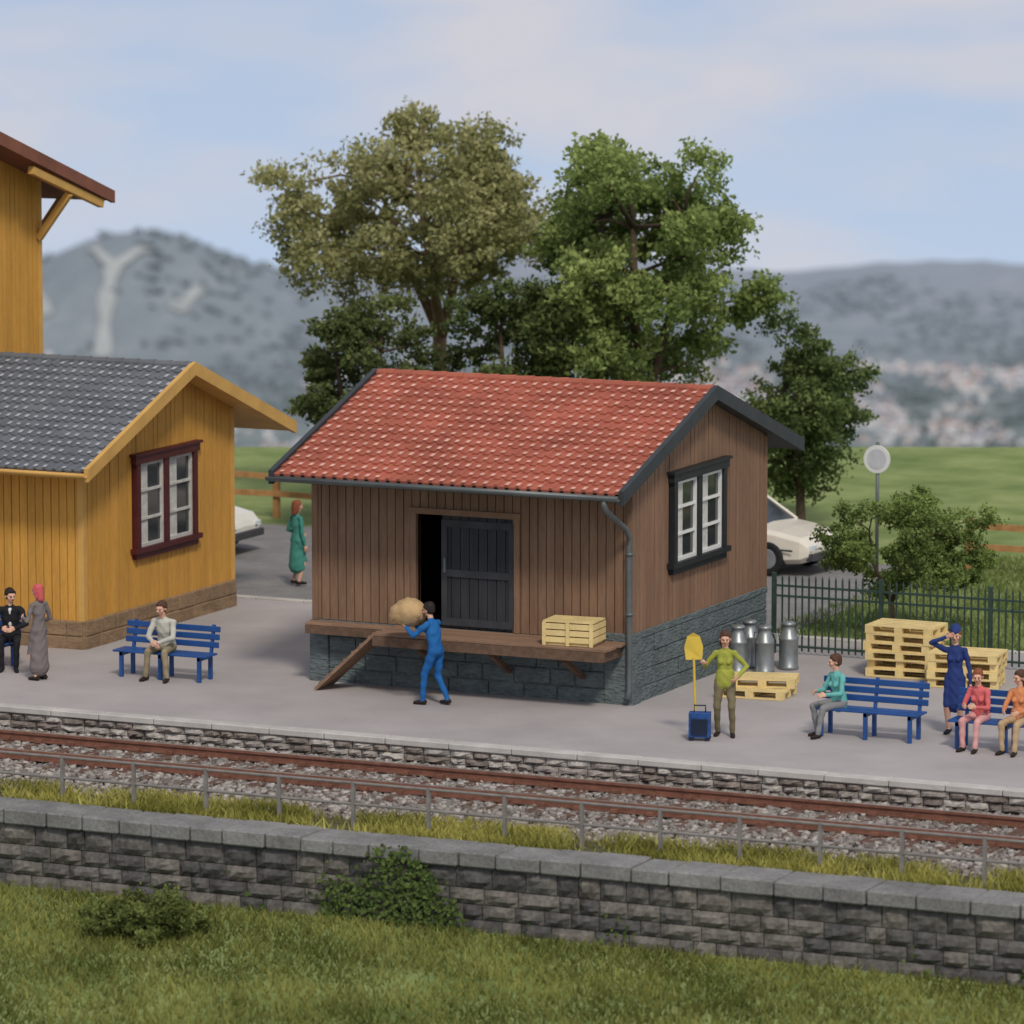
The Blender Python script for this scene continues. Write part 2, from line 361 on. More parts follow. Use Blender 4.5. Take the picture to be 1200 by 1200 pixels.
fastmesh("climbing_ivy",np.stack([c-a1*s_,c-a2*s_*.7,c+a1*s_,c+a2*s_*.7],1).reshape(-1,3),np.arange(4*n).reshape(n,4),[leafmat("ivy_leaves",(.04,.07,.02),(.15,.20,.06),.1)],tone=np.clip(RN.normal(.45,.22,n),0,1))
mb=MB();mb.bx(-60,-.6,7.9,17.0,-.3,-.035,0);mb.obj("parking_lot",[M['lot']])
# ------------------------------------------------------------ roofs
def tiles(mb,x0,x1,yE,zE,yR,zR,tw,th,m0,m1):
    L=math.hypot(yR-yE,zR-zE);uy,uz=(yR-yE)/L,(zR-zE)/L;ny,nz=-uz,uy
    if nz<0: ny,nz=-ny,-nz
    rows=max(1,round(L/th));th=L/rows;cols=round((x1-x0)/tw);tw=(x1-x0)/cols
    prof=[(0,0),(.55,0),(.66,.035),(.9,.035),(1,.0)]
    for r in range(rows):
        for c in range(cols):
            xo=x0+c*tw;j=random.uniform(-.006,.006);vs=[]
            for (s,l) in ((r*th,.045+j),(min((r+1)*th+.03,L),.012)):
                for (a,b) in prof:
                    vs.append((xo+a*tw,yE+uy*s+ny*(l+b),zE+uz*s+nz*(l+b)))
            for (a,b) in prof:
                s=r*th;vs.append((xo+a*tw,yE+uy*s+ny*(b-.0),zE+uz*s+nz*(b-.0)))
            fl=(yR<yE)
            def q(*i): return tuple(i) if not fl else tuple(reversed(i))
            for k in range(4): mb.add([vs[k],vs[k+1],vs[5+k+1],vs[5+k]],[q(0,1,2,3)],m0)
            for k in range(4): mb.add([vs[10+k],vs[10+k+1],vs[k+1],vs[k]],[q(0,1,2,3)],m0)
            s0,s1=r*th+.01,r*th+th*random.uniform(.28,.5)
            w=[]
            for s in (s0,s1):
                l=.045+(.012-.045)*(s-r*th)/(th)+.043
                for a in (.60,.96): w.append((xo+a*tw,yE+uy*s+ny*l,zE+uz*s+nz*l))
            if random.random()<.9: mb.add(w,[q(0,1,3,2)],m1)  # light dash on the rib: a highlight put in as colour
def roof(par,x0,x1,yF,zF,yR,zR,yB,zB,tm,tw_,trim,under,th=.29,tw=.195):
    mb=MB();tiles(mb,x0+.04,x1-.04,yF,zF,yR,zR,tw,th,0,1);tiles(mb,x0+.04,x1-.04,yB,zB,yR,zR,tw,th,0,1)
    x=x0+.03
    while x<x1-.05:
        mb.tube([(x,yR,zR+.02),(min(x+.36,x1-.02),yR,zR+.03)],[.075,.083],0,10);x+=.33
    mb.obj("roof_tiles",[tm,tw_],par)
    mb=MB()
    for (ye,ze) in ((yF,zF),(yB,zB)):
        vs=[(x0+.02,ye,ze-.0),(x1-.02,ye,ze-.0),(x1-.02,yR,zR-.0),(x0+.02,yR,zR-.0),(x0+.02,ye,ze-.1),(x1-.02,ye,ze-.1),(x1-.02,yR,zR-.1),(x0+.02,yR,zR-.1)]
        mb.add(vs,[(0,1,2,3),(7,6,5,4),(0,4,5,1),(1,5,6,2),(2,6,7,3),(3,7,4,0)],0)
    mb.obj("roof_deck",[under],par)
    mb=MB()
    for xv in (x0,x1):
        for (ye,ze) in ((yF,zF),(yB,zB)):
            sgn=-1 if ye<yR else 1
            vs=[]
            for xx in (xv-.045,xv+.045):
                vs+=[(xx,ye+sgn*.03,ze-.14),(xx,yR,zR-.14+.0),(xx,yR,zR+.10),(xx,ye+sgn*.03,ze+.09)]
            mb.add(vs,[(0,1,2,3),(7,6,5,4),(0,4,5,1),(1,5,6,2),(2,6,7,3),(3,7,4,0)],0)
    mb.obj("barge_boards",[trim],par)
def gutter(par,x0,x1,y,z,mt,r=.075):
    mb=MB();n=9;vs=[];fs=[]
    for xx in (x0,x1):
        for rr in (r,r*.85):
            for k in range(n):
                t=math.pi+math.pi*k/(n-1);vs.append((xx,y+rr*math.cos(t),z+rr*math.sin(t)))
    for k in range(n-1):
        fs.append((k,k+1,2*n+k+1,2*n+k));fs.append((n+k+1,n+k,3*n+k,3*n+k+1))
        fs.append((k,n+k,n+k+1,k+1));fs.append((2*n+k,2*n+k+1,3*n+k+1,3*n+k))
    fs.append((0,2*n,3*n,n));fs.append((n-1,2*n-1,4*n-1,3*n-1))
    mb.add(vs,fs,0);return mb.obj("gutter",[mt],par,smooth=True)
def cut(segs,mid,holes):
    for (ha,hb,hz0,hz1) in holes:
        if mid>ha and mid<hb:
            ns=[]
            for (s0,s1) in segs:
                if hz0>s0: ns.append((s0,min(s1,hz0)))
                if hz1<s1: ns.append((max(s0,hz1),s1))
            segs=ns
    return segs
def boards_x(mb,x0,x1,y,z0,ztop,m,pitch=.16,holes=(),out=-1,th=.035):
    n=max(1,round((x1-x0)/pitch));p=(x1-x0)/n
    for i in range(n):
        a=x0+i*p+.008;b_=x0+(i+1)*p-.008;mid=(a+b_)/2;t=th*random.uniform(.85,1.15)
        for (s0,s1) in cut([(z0,ztop(mid))],mid,holes):
            if s1-s0>.01: mb.bx(a,b_,min(y,y+out*t),max(y,y+out*t),s0,s1,m)
def boards_y(mb,y0,y1,x,z0,ztop,m,pitch=.16,holes=(),th=.035):
    n=max(1,round((y1-y0)/pitch));p=(y1-y0)/n
    for i in range(n):
        a=y0+i*p+.008;b_=y0+(i+1)*p-.008;mid=(a+b_)/2;t=th*random.uniform(.85,1.15)
        for (s0,s1) in cut([(z0,ztop(mid))],mid,holes):
            if s1-s0>.01: mb.bx(x,x+t,a,b_,s0,s1,m)
def window_x(par,x,y0,y1,z0,z1,fm,bm_,name="window"):
    mb=MB();f=.14
    mb.bx(x-.02,x+.10,y0,y0+f,z0+f,z1-f,0);mb.bx(x-.02,x+.10,y1-f,y1,z0+f,z1-f,0)
    mb.bx(x-.02,x+.12,y0-.06,y1+.06,z1-f,z1,0);mb.bx(x-.02,x+.14,y0-.10,y1+.10,z0+.05,z0+f,0);mb.bx(x-.02,x+.09,y0-.02,y1+.02,z0-.06,z0+.05,0)
    mb.bx(x-.02,x+.15,y0-.12,y1+.12,z1,z1+.045,0)
    c=(y0+y1)/2;mb.bx(x-.02,x+.085,c-.09,c+.09,z0+f,z1-f,0)
    a0,a1=z0+f,z1-f
    for (p,q) in ((y0+f,c-.09),(c+.09,y1-f)):
        t=.06
        mb.bx(x-.01,x+.055,p,p+t,a0,a1,1);mb.bx(x-.01,x+.055,q-t,q,a0,a1,1);mb.bx(x-.01,x+.055,p+t,q-t,a0,a0+t,1);mb.bx(x-.01,x+.055,p+t,q-t,a1-t,a1,1)
        for k in (1,2):
            zz=a0+(a1-a0)*k/3;mb.bx(x-.01,x+.05,p+t,q-t,zz-.022,zz+.022,1)
        mb.bx(x-.02,x+.01,p,q,a0,a1,2)
        mb.bx(x+.011,x+.014,p+t,p+t+(q-p-2*t)*.42,a0+t,a1-t,3)
    mb.obj(name,[fm,bm_,M['glass'],M['curtain']],par)
# ------------------------------------------------------------ goods shed
L,W,H1=5.875,5.84,1.17
zR,zE,OF,yR=4.92,3.6,1.0,2.92
sl=(zR-zE)/(yR+OF)
shed=empty("wooden_goods_shed",(-L/2,W/2,0))
mb=MB()
mb.bx(-L,0,0,.25,-.05,H1-.12,0);mb.bx(-.25,0,.25,W,-.05,H1,0);mb.bx(-L,-L+.25,.25,W,-.05,H1,0);mb.bx(-L+.25,-.25,W-.25,W,-.05,H1,0)
mb.bx(-.47,.05,-.05,.3,-.05,H1+.01,0)
mb.bx(-L-.05,-L+.3,-.05,.3,-.05,H1-.13,0)
mb.bx(-.27,.03,.3,W+.03,H1-.1,H1+.012,0)
zs=[-.05,.24,.52,.79,1.07]
for r in range(4):
    y=.31
    while y<W:
        w=min(random.uniform(.4,.8),W-y)
        if W-(y+w)<.25: w=W-y
        d=random.uniform(.012,.04);mb.bx(-.01,d,y+.008,y+w-.008,zs[r]+.008,zs[r+1]-.008,0);y+=w
    x=-L+.3
    while x<-.48:
        w=min(random.uniform(.4,.8),-.47-x)
        if -.47-(x+w)<.25: w=-.47-x
        d=random.uniform(.012,.04);mb.bx(x+.008,x+w-.008,-d,.01,zs[r]+.008,min(zs[r+1],1.0)-.008,0);x+=w
mb.obj("stone_plinth",[M['plinth']],shed,bevel=.018)
mb=MB()
dx0,dx1,dz0,dz1=-3.93,-2.12,1.06,2.97
topF=lambda x:zE+sl*OF-.06
gab=lambda y:(zE+sl*(OF+y) if y<yR else zR-sl*(y-yR))-.07
boards_x(mb,-L,0,.05,1.06,topF,0,.155,[(dx0-.02,dx1+.02,dz0-.1,dz1+.05)],-1,.04)
boards_y(mb,.0,W,-.035,H1,gab,0,.155,[(1.6,3.8,2.07,3.62)],.04)
boards_x(mb,-L,0,W-.04,H1,topF,0,.155,[],1,.04)
mb.bx(-L+.02,dx0,.06,.16,1.05,topF(0),1);mb.bx(dx1,-.04,.06,.16,1.05,topF(0),1);mb.bx(dx0,dx1,.06,.16,dz1,topF(0),1)
def gable_back(mb,x0,x1,m,y0,y1,zb,gf,yr,zr):
    for (a,b_,c,d) in ((y0,yr,gf(y0),zr),(yr,y1,zr,gf(y1))):
        vs=[(x0,a,zb),(x1,a,zb),(x1,b_,zb),(x0,b_,zb),(x0,a,c),(x1,a,c),(x1,b_,d),(x0,b_,d)]
        mb.add(vs,[(0,3,2,1),(4,5,6,7),(0,1,5,4),(1,2,6,5),(2,3,7,6),(3,0,4,7)],m)
gable_back(mb,-.14,-.04,1,.17,W-.05,H1-.01,gab,yR,zR-.08)
gable_back(mb,-L,-L+.1,1,.17,W-.05,H1-.01,gab,yR,zR-.08)
mb.bx(-L+.1,-.14,W-.14,W-.045,1.0,topF(0),1)
mb.bx(-L+.1,-.14,.17,W-.15,.9,1.03,1)
mb.obj("walls",[M['brown'],M['brownD']],shed)
mb=MB()
mb.bx(-.09,.018,-.012,.10,H1+.011,topF(0)-.01,0);mb.bx(-L-.018,-L+.09,-.012,.10,1.05,topF(0)-.01,0)
mb.bx(-.02,.018,W-.1,W+.015,H1+.011,gab(W)-.02,0)
mb.obj("corner_posts",[M['brown']],shed)
roof(shed,-L-.26,.26,-OF,zE,yR,zR,W+OF,zE,M['tile'],M['tileHi'],M['dark'],M['dark'])
gutter(shed,-L-.3,.24,-OF-.08,zE-.0,M['gutter'],.085)
mb=MB();mb.tube([(-.02,-OF-.08,zE-.07),(-.02,-OF-.06,zE-.2),(-.02,-OF+.2,zE-.36),(-.0,-.28,zE-.62),(.0,-.10,zE-.78),(.0,-.09,zE-.95),(.0,-.09,1.0),(.0,-.09,.25),(.0,-.16,.12)],.05,0,10)
for zz in (2.5,1.5): mb.tube([(.0,-.09,zz),(.0,-.09,zz+.05)],.065,0,10)
mb.obj("downpipe",[M['gutter']],shed,smooth=True)
window_x(shed,.0,1.56,3.84,2.02,3.66,M['wframe'],M['white'])
mb=MB();mb.bx(dx0-.1,dx0,-.03,.12,dz0,dz1,0);mb.bx(dx1,dx1+.1,-.03,.12,dz0,dz1,0);mb.bx(dx0-.12,dx1+.12,-.05,.12,dz1,dz1+.1,0)
mb.obj("door_frame",[M['brown']],shed)
mb=MB();a0=-3.47
n=8;p=(dx1-.01-a0)/n
for i in range(n): mb.bx(a0+i*p+.007,a0+(i+1)*p-.007,.03,.07+random.uniform(-.005,.005),dz0+.01,dz1-.01,0)
mb.bx(a0,dx1-.01,.075,.1,dz0+.01,dz1-.01,1)
for zz in (dz0+.05,(dz0+dz1)/2-.08,dz1-.2): mb.bx(a0,dx1-.01,-.0,.03,zz,zz+.12,1)
mb.bx(a0,a0+.1,.002,.029,dz0+.17,dz1-.2,1);mb.bx(dx1-.11,dx1-.01,.002,.029,dz0+.17,dz1-.2,1)
mb.bx(a0+.05,a0+.09,-.03,-.0,2.0,2.25,2)
mb.obj("sliding_door",[M['darker'],mat("door_rails",S(60,61,64),.7,3,.2,.2,20),M['gutter']],shed)
mb=MB();mb.bx(-L+.1,-.15,.2,W-.2,1.03,1.05,0);mb.obj("floor",[M['brownD']],shed)
deck=empty("loading_dock",(-2.2,-.5,0))
mb=MB();y=-.93
while y<-.07:
    mb.bx(-4.3+random.uniform(-.02,.02),-.06+random.uniform(-.02,.02),y+.006,y+.135,1.0,1.05+random.uniform(-.003,.003),0);y+=.142
y=-.34
while y<-.07: mb.bx(-L+.02,-4.33,y+.006,y+.135,1.0,1.048,0);y+=.142
mb.obj("planks",[M['wood']],deck,bevel=.006)
mb=MB();mb.bx(-4.28,-.08,-.97,-.90,.84,.998,0);mb.bx(-L+.02,-4.33,-.36,-.31,.86,.998,0)
x=-4.15
while x<-.1: mb.bx(x-.05,x+.05,-.895,-.055,.82,.998,0);x+=.66
for x in (-3.49,-2.17,-.85):
    mb.beam((x,-.80,.80),(x,-.06,.42),.08,.08,0,up=(1,0,0))
mb.obj("joists",[mat("joist_wood",S(104,82,66),.85,2.5,.25,.4,22,stretch=(4,.5,4))],deck)
mb=MB()
for k in range(5):
    yy=-.93+.135*k
    mb.beam((-4.28,yy+.06,1.02),(-5.38,yy+.06,.02),.125,.05,0)
for t in np.linspace(.08,.92,7):
    xx=-4.28-1.1*t;zz=1.02-1.0*t;mb.bx(xx-.02,xx+.02,-.93,-.27,zz+.02,zz+.05,0)
mb.obj("ramp",[M['wood']],deck)
# ------------------------------------------------------------ station building
st=empty("yellow_station_building",(-14,4,0))
sx=-10.99;sy0,sy1=1.14,6.75;syR,szR,szE=4.35,4.7,3.22;seF,seB=.45,8.25
slF=(szR-szE)/(syR-seF);slB=(szR-szE)/(seB-syR)
gy=lambda y:(szE+slF*(y-seF) if y<syR else szR-slB*(y-syR))-.07
mb=MB();boards_x(mb,-15,sx,sy0+.05,.5,lambda x:gy(sy0)-.0,0,.16,[(-14.5,-13.1,1.4,3.0)],-1,.04)
boards_y(mb,sy0,sy1,sx-.035,.5,gy,0,.16,[(2.98,5.15,1.5,3.25)],.04)
gable_back(mb,sx-.14,sx-.04,1,sy0+.17,sy1-.03,.4,gy,syR,szR-.08)
mb.bx(-15,sx-.04,sy0+.06,sy0+.16,.4,gy(sy0),1);mb.bx(-15,sx,sy1-.04,sy1,.4,gy(sy1),1)
bx0,bx1,by0,by1=-27,-15,-.6,6.7;byR,bzR,bzE=3.35,8.95,7.42;beF,beB=-1.5,8.1
sF=(bzR-bzE)/(byR-beF);sB=(bzR-bzE)/(beB-byR)
gb=lambda y:(bzE+sF*(y-beF) if y<byR else bzR-sB*(y-byR))-.07
fw=[(-25.6,-24.4,1.2,3.1),(-22.6,-21.2,.5,3.0),(-19.6,-18.4,1.2,3.1),(-17.2,-16.0,1.2,3.1),(-25.6,-24.4,4.6,6.4),(-22.5,-21.3,4.6,6.4),(-19.6,-18.4,4.6,6.4),(-17.2,-16.0,4.6,6.4)]
boards_x(mb,bx0,bx1,by0+.05,.5,lambda x:gb(by0),0,.16,fw,-1,.04)
boards_y(mb,by0,by1,bx1-.035,.5,gb,0,.16,[(.4,1.7,5.0,6.7)],.04)
gable_back(mb,bx1-.14,bx1-.04,1,by0+.17,by1-.03,.4,gb,byR,bzR-.08);gable_back(mb,bx0,bx0+.1,1,by0+.17,by1-.03,.4,gb,byR,bzR-.08)
mb.bx(bx0,bx1-.04,by0+.06,by0+.16,.4,gb(by0),1);mb.bx(bx0,bx1,by1-.04,by1,.4,gb(by1),1)
mb.obj("walls",[M['yellow'],M['yellowD']],st)
mb=MB();mb.bx(-15,sx+.03,sy0-.03,sy0+.3,-.05,.5,0);mb.bx(sx-.3,sx+.03,sy0+.3,sy1+.03,-.05,.5,0)
y=sy0
while y<sy1-.2:
    w=random.uniform(.4,.7)
    for z0,z1 in ((-.04,.22),(.235,.49)): mb.bx(sx+.0,sx+.03+random.uniform(.01,.03),y+.008,min(y+w,sy1+.02)-.008,z0,z1,0)
    y+=w
x=-14.9
while x<sx-.2:
    w=random.uniform(.4,.7)
    for z0,z1 in ((-.04,.22),(.235,.49)): mb.bx(x+.008,min(x+w,sx)-.008,sy0-.03-random.uniform(.01,.03),sy0,z0,z1,0)
    x+=w
mb.bx(bx0-.03,bx1+.03,by0-.03,by0+.3,-.05,.5,0);mb.bx(bx1-.3,bx1+.03,by0+.3,by1+.03,-.05,.5,0)
mb.obj("stone_plinth",[M['yplinth']],st,bevel=.015)
mb=MB();mb.bx(sx-.1,sx+.02,sy0-.012,sy0+.1,.5,gy(sy0)-.01,0);mb.bx(sx-.02,sx+.02,sy1-.1,sy1+.015,.5,gy(sy1)-.02,0)
mb.bx(bx1-.1,bx1+.02,by0-.012,by0+.1,.5,gb(by0)-.01,0);mb.bx(bx1-.02,bx1+.02,by1-.1,by1+.015,.5,gb(by1)-.02,0);mb.bx(bx0,bx1+.02,by0-.03,by0+.012,3.75,3.95,0)
mb.beam((bx1+.02,by1-.1,gb(by1)-1.1),(bx1+.68,by1-.1,gb(by1)-.25),.12,.12,0,up=(0,1,0));mb.beam((bx1-.1,by1,gb(by1)-1.1),(bx1-.1,by1+.95,gb(by1)-.45),.12,.12,0,up=(1,0,0))
mb.beam((bx1+.68,by1+1.1,gb(by1)-.52),(bx1+.68,by1-1.5,gb(by1)+.28),.12,.14,0)
mb.obj("trim",[M['ytrim']],st)
window_x(st,sx+.0,2.93,5.2,1.42,3.22,M['redw'],M['curtain']);window_x(st,bx1,.3,1.8,4.95,6.75,M['redw'],M['white'])
mb=MB()
for (a,c,z0,z1) in fw+[(-14.5,-13.1,1.4,3.0)]:
    yy=by0 if c<-15 else sy0
    for (p,q,r,s_) in ((a-.1,a+.03,z0,z1),(c-.03,c+.1,z0,z1),(a-.14,c+.14,z1,z1+.13),(a-.16,c+.16,z0-.12,z0)): mb.bx(p,q,yy-.07,yy+.05,r,s_,0)
    mb.bx((a+c)/2-.04,(a+c)/2+.04,yy-.03,yy+.05,z0,z1,0)
    mb.bx(a+.03,(a+c)/2-.04,yy+.02,yy+.04,z0,z1,2);mb.bx((a+c)/2+.04,c-.03,yy+.02,yy+.04,z0,z1,2)
    for k in (1,2): mb.bx(a+.03,c-.03,yy-.015,yy+.019,z0+(z1-z0)*k/3-.02,z0+(z1-z0)*k/3+.02,1)
mb.obj("front_windows",[M['redw'],M['white'],M['glass']],st)
def sub(nm):
    o=bpy.data.objects.new(nm,None);scene.collection.objects.link(o);o.parent=st;o.matrix_parent_inverse=Matrix.Translation(-st.location);return o
roof(sub("wing_roof"),-14.97,-10.5,seF,szE,syR,szR,seB,szE,M['gtile'],M['gtileHi'],M['ytrim'],M['ytrim'])
roof(sub("main_roof"),bx0-.7,bx1+.75,beF,bzE,byR,bzR,beB,bzE,M['btile'],M['btile'],M['btile'],M['btile'])
gutter(st,-14.97,-10.48,seF-.08,szE,M['ytrim'],.07)
# ------------------------------------------------------------ iron fence
mb=MB()
yF=5.95
x=.15
while x<20:
    mb.bx(x-.013,x+.013,yF-.013,yF+.013,.06,1.33,0);mb.add([(x-.022,yF,1.33),(x,yF-.022,1.33),(x+.022,yF,1.33),(x,yF+.022,1.33),(x,yF,1.42)],[(0,1,4),(1,2,4),(2,3,4),(3,0,4)],0);x+=.125
for zz in (.14,1.02,1.2): mb.bx(.1,20,yF-.02,yF+.02,zz-.018,zz+.018,0)
x=.12
while x<20: mb.bx(x-.035,x+.035,yF-.035,yF+.035,-.02,1.42,0);x+=2.0
mb.obj("iron_fence",[M['iron']])
def rail_fence(x,xe,yf):
    mb=MB()
    while x<xe:
        mb.bx(x-.06,x+.06,yf,yf+.12,-.2,1.0,0)
        for zz in (.45,.85): mb.beam((x,yf-.03,zz+random.uniform(-.03,.03)),(x+2.0,yf-.03,zz+random.uniform(-.03,.03)),.05,.12,0)
        x+=2.0
    mb.obj("wooden_rail_fence",[M['fencewood']])
rail_fence(-40,-9,18.0);rail_fence(-.2,14,16.8)
# ------------------------------------------------------------ benches
def bench(x0,x1,y):
    e=empty("park_bench",((x0+x1)/2,y,0));mb=MB()
    for k in range(4): mb.bx(x0,x1,y-.42+k*.115,y-.42+k*.115+.09,.43,.465,0)
    mb.obj("seat",[M['blue']],e,bevel=.008)
    mb=MB()
    for k in range(3):
        z=.54+k*.13;yy=y+.06+k*.03;mb.beam((x0,yy,z+.05),(x1,yy,z+.05),.03,.10,0)
    mb.obj("backrest",[M['blue']],e,bevel=.008)
    for i,xx in enumerate((x0+.15,(x0+x1)/2,x1-.15)):
        mb=MB();mb.bx(xx-.03,xx+.03,y-.40,y-.34,0,.43,0);mb.bx(xx-.03,xx+.03,y+.0,y+.06,0,.43,0);mb.bx(xx-.028,xx+.028,y-.40,y+.05,.37,.428,0)
        mb.beam((xx,y+.05,.40),(xx,y+.17,.92),.05,.05,0,up=(1,0,0));mb.obj("leg_%d"%(i+1),[M['blue']],e)
bench(-9.15,-7.35,-.7);bench(-12.9,-11.1,-.9);bench(3.75,5.55,-1.0);bench(6.1,8.0,-1.15)
# ------------------------------------------------------------ pallets
def pallet(mb,cx,cy,z,rot=0,l=1.2,w=.8):
    Mx=Matrix.Translation((cx,cy,z))@Matrix.Rotation(rot,4,'Z')
    for k in range(3): yy=-w/2+k*(w-.1)/2;mb.bx(-l/2,l/2,yy,yy+.1,0,.022,0,Mx)
    for i in range(3):
        for k in range(3):
            xx=-l/2+i*(l-.14)/2;yy=-w/2+k*(w-.1)/2;mb.bx(xx,xx+.14,yy,yy+.1,.022,.1,0,Mx)
    for i in range(3): xx=-l/2+i*(l-.14)/2;mb.bx(xx,xx+.14,-w/2,w/2,.1,.122,0,Mx)
    for k in range(5): yy=-w/2+k*(w-.12)/4;mb.bx(-l/2,l/2,yy,yy+.12,.122,.144,0,Mx)
mb=MB()
for k in range(6): pallet(mb,3.05+random.uniform(-.05,.05),4.75+random.uniform(-.04,.04),.004+k*.146,random.uniform(-.07,.07))
mb.obj("pallet_stack",[M['pallet']])
mb=MB()
for k in range(4): pallet(mb,4.35+random.uniform(-.05,.05),4.2+random.uniform(-.04,.04),.004+k*.146,.12+random.uniform(-.07,.07))
mb.obj("pallet_stack",[M['pallet']])
mb=MB();pallet(mb,1.5,1.75,.004,.1);pallet(mb,1.55,2.0,.15,.28,1.1,.75);mb.obj("wooden_pallet",[M['pallet']])
mb=MB();Mx=Matrix.Translation((-.8,-.52,1.056))@Matrix.Rotation(.08,4,'Z')
mb.bx(-.4,.4,-.28,.28,0,.04,0,Mx)
for k in range(3):
    z=.05+k*.11
    mb.bx(-.42,.42,-.31,-.285,z,z+.09,0,Mx);mb.bx(-.42,.42,.285,.31,z,z+.09,0,Mx);mb.bx(-.445,-.422,-.31,.31,z,z+.09,0,Mx);mb.bx(.422,.445,-.31,.31,z,z+.09,0,Mx)
for sx_ in (-.41,0,.41): mb.bx(sx_-.03,sx_+.03,-.335,-.312,0,.38,0,Mx)
for k in range(5): mb.bx(-.44,.44,-.3+k*.122,-.3+k*.122+.108,.38,.405,0,Mx)
mb.obj("wooden_crate",[M['pallet']])
for (x,y) in ((.35,3.75),(.78,3.9),(.32,4.35),(1.0,4.45)):
    mb=MB();mb.lathe([(.0,0),(.17,0),(.175,.03),(.175,.05),(.165,.06),(.165,.5),(.172,.51),(.172,.54),(.165,.55),(.12,.68),(.105,.71),(.105,.76),(.125,.765),(.125,.80),(.09,.82),(0,.825)],(x,y,.003),0,18)
    for s in (-1,1): mb.tube([(x+s*.11,y,.70),(x+s*.19,y,.69),(x+s*.2,y,.6),(x+s*.165,y,.55)],.012,0,6)
    mb.obj("milk_can",[M['alu']],smooth=True)
e=empty("traffic_sign",(-1.8,16,0));mb=MB();mb.tube([(-1.8,16,-.1),(-1.8,16,2.5)],.035,0,10);mb.obj("pole",[M['gutter']],e,smooth=True)
mb=MB();mb.lathe([(0,-.05),(.27,-.05),(.275,-.04),(.275,-.03),(0,-.03)],(-1.8,16,2.17),0,24,'y');mb.lathe([(0,-.056),(.20,-.056),(.20,-.052)],(-1.8,16,2.17),1,24,'y')
mb.obj("disc",[M['white'],mat("sign_grey",S(190,192,195),.5)],e)
# ------------------------------------------------------------ cars
def car(name,x,y,rot,col):
    paint=mat("car_paint",col,.25,3,.03,spec=.6);tyre=mat("tyre",(.02,.02,.02),.9);lamp=mat("tail_lamp",S(190,60,30),.2,spec=.6);chrome=mat("rim",S(175,178,180),.3,metal=.7);bump=mat("bumper",S(70,70,72),.6)
    mb=MB()
    st_=[(-2.15,.60,.38,.62),(-2.1,.74,.30,.72),(-1.9,.82,.24,.82),(-1.2,.85,.22,.90),(0,.86,.20,.93),(1.0,.86,.20,.92),(1.5,.84,.22,.86),(2.0,.78,.26,.76),(2.15,.70,.32,.64),(2.2,.55,.38,.54)]
    def ring(hw,z0,z1): 
        m=(z0+z1)/2;return [(-hw*.86,z0),(-hw,z0+.09),(-hw,m),(-hw*.985,z1-.08),(-hw*.9,z1),(0,z1+.025),(hw*.9,z1),(hw*.985,z1-.08),(hw,m),(hw,z0+.09),(hw*.86,z0)]
    vs=[];n=11
    for (px,hw,z0,z1) in st_:
        for (yy,zz) in ring(hw,z0,z1): vs.append((px,yy,zz))
    fs=[]
    for i in range(len(st_)-1):
        for k in range(n): fs.append((i*n+k,i*n+(k+1)%n,(i+1)*n+(k+1)%n,(i+1)*n+k))
    fs.append(tuple(range(n))[::-1]);fs.append(tuple((len(st_)-1)*n+k for k in range(n)));mb.add(vs,fs,0)
    q=[(-1.8,-.76,.86),(1.1,-.78,.88),(1.1,.78,.88),(-1.8,.76,.86),(-1.2,-.60,1.40),(.35,-.60,1.42),(.35,.60,1.42),(-1.2,.60,1.40)]
    mb.add(q,[(4,5,6,7),(0,1,5,4),(1,2,6,5),(2,3,7,6),(3,0,4,7)],1)
    mb.add([(-1.28,-.62,1.39),(.42,-.62,1.41),(.42,.62,1.41),(-1.28,.62,1.39),(-1.1,-.5,1.47),(.25,-.5,1.48),(.25,.5,1.48),(-1.1,.5,1.47)],[(4,5,6,7),(0,1,5,4),(1,2,6,5),(2,3,7,6),(3,0,4,7),(3,2,1,0)],0)
    for s in (-1,1):
        for (a,b_) in (((-1.8,.765,.88),(-1.2,.605,1.41)),((1.1,.785,.90),(.35,.605,1.42)),((-.35,.78,.88),(-.4,.61,1.42)),((-1.25,.78,.88),(-1.05,.615,1.40))):
            mb.beam((a[0],s*a[1],a[2]),(b_[0],s*b_[1],b_[2]),.06,.05,0,up=(1,0,0))
        mb.bx(-1.9,1.9,s*.865-.008,s*.865+.008,.50,.54,4)
        mb.bx(.65,.8,s*.9-.07,s*.9+.07,.93,1.05,0)
    mb.bx(-2.22,-2.08,-.72,.72,.34,.48,4);mb.bx(2.1,2.26,-.68,.68,.32,.46,4)
    for s in (-1,1): mb.bx(-2.165,-2.09,min(s*.45,s*.72),max(s*.45,s*.72),.56,.70,3);mb.bx(2.05,2.20,min(s*.4,s*.66),max(s*.4,s*.66),.5,.62,5)
    for wx in (-1.35,1.35):
        for s in (-1,1):
            mb.lathe([(0,0),(.19,0),(.21,-.02),(.30,-.03),(.33,0),(.33,.18),(.0,.18)] if s<0 else [(0,0),(.19,0),(.21,.02),(.30,.03),(.33,0),(.33,-.18),(.0,-.18)],(wx,s*.87,.33),2,22,'y')
            mb.lathe([(0,s*.008),(.19,s*.012),(.2,0)],(wx,s*.87,.33),6,16,'y')
    ob=mb.obj(name,[paint,M['glass'],tyre,lamp,bump,mat("head_lamp",S(220,225,225),.15,spec=.7),chrome],smooth=False,bevel=.015)
    ob.location=(x,y,-.03);ob.rotation_euler=(0,0,rot)
    return ob
car("parked_car",-4.75,15.6,-.12,S(225,217,200))
car("parked_car",-16.2,12.9,0,S(230,226,212))
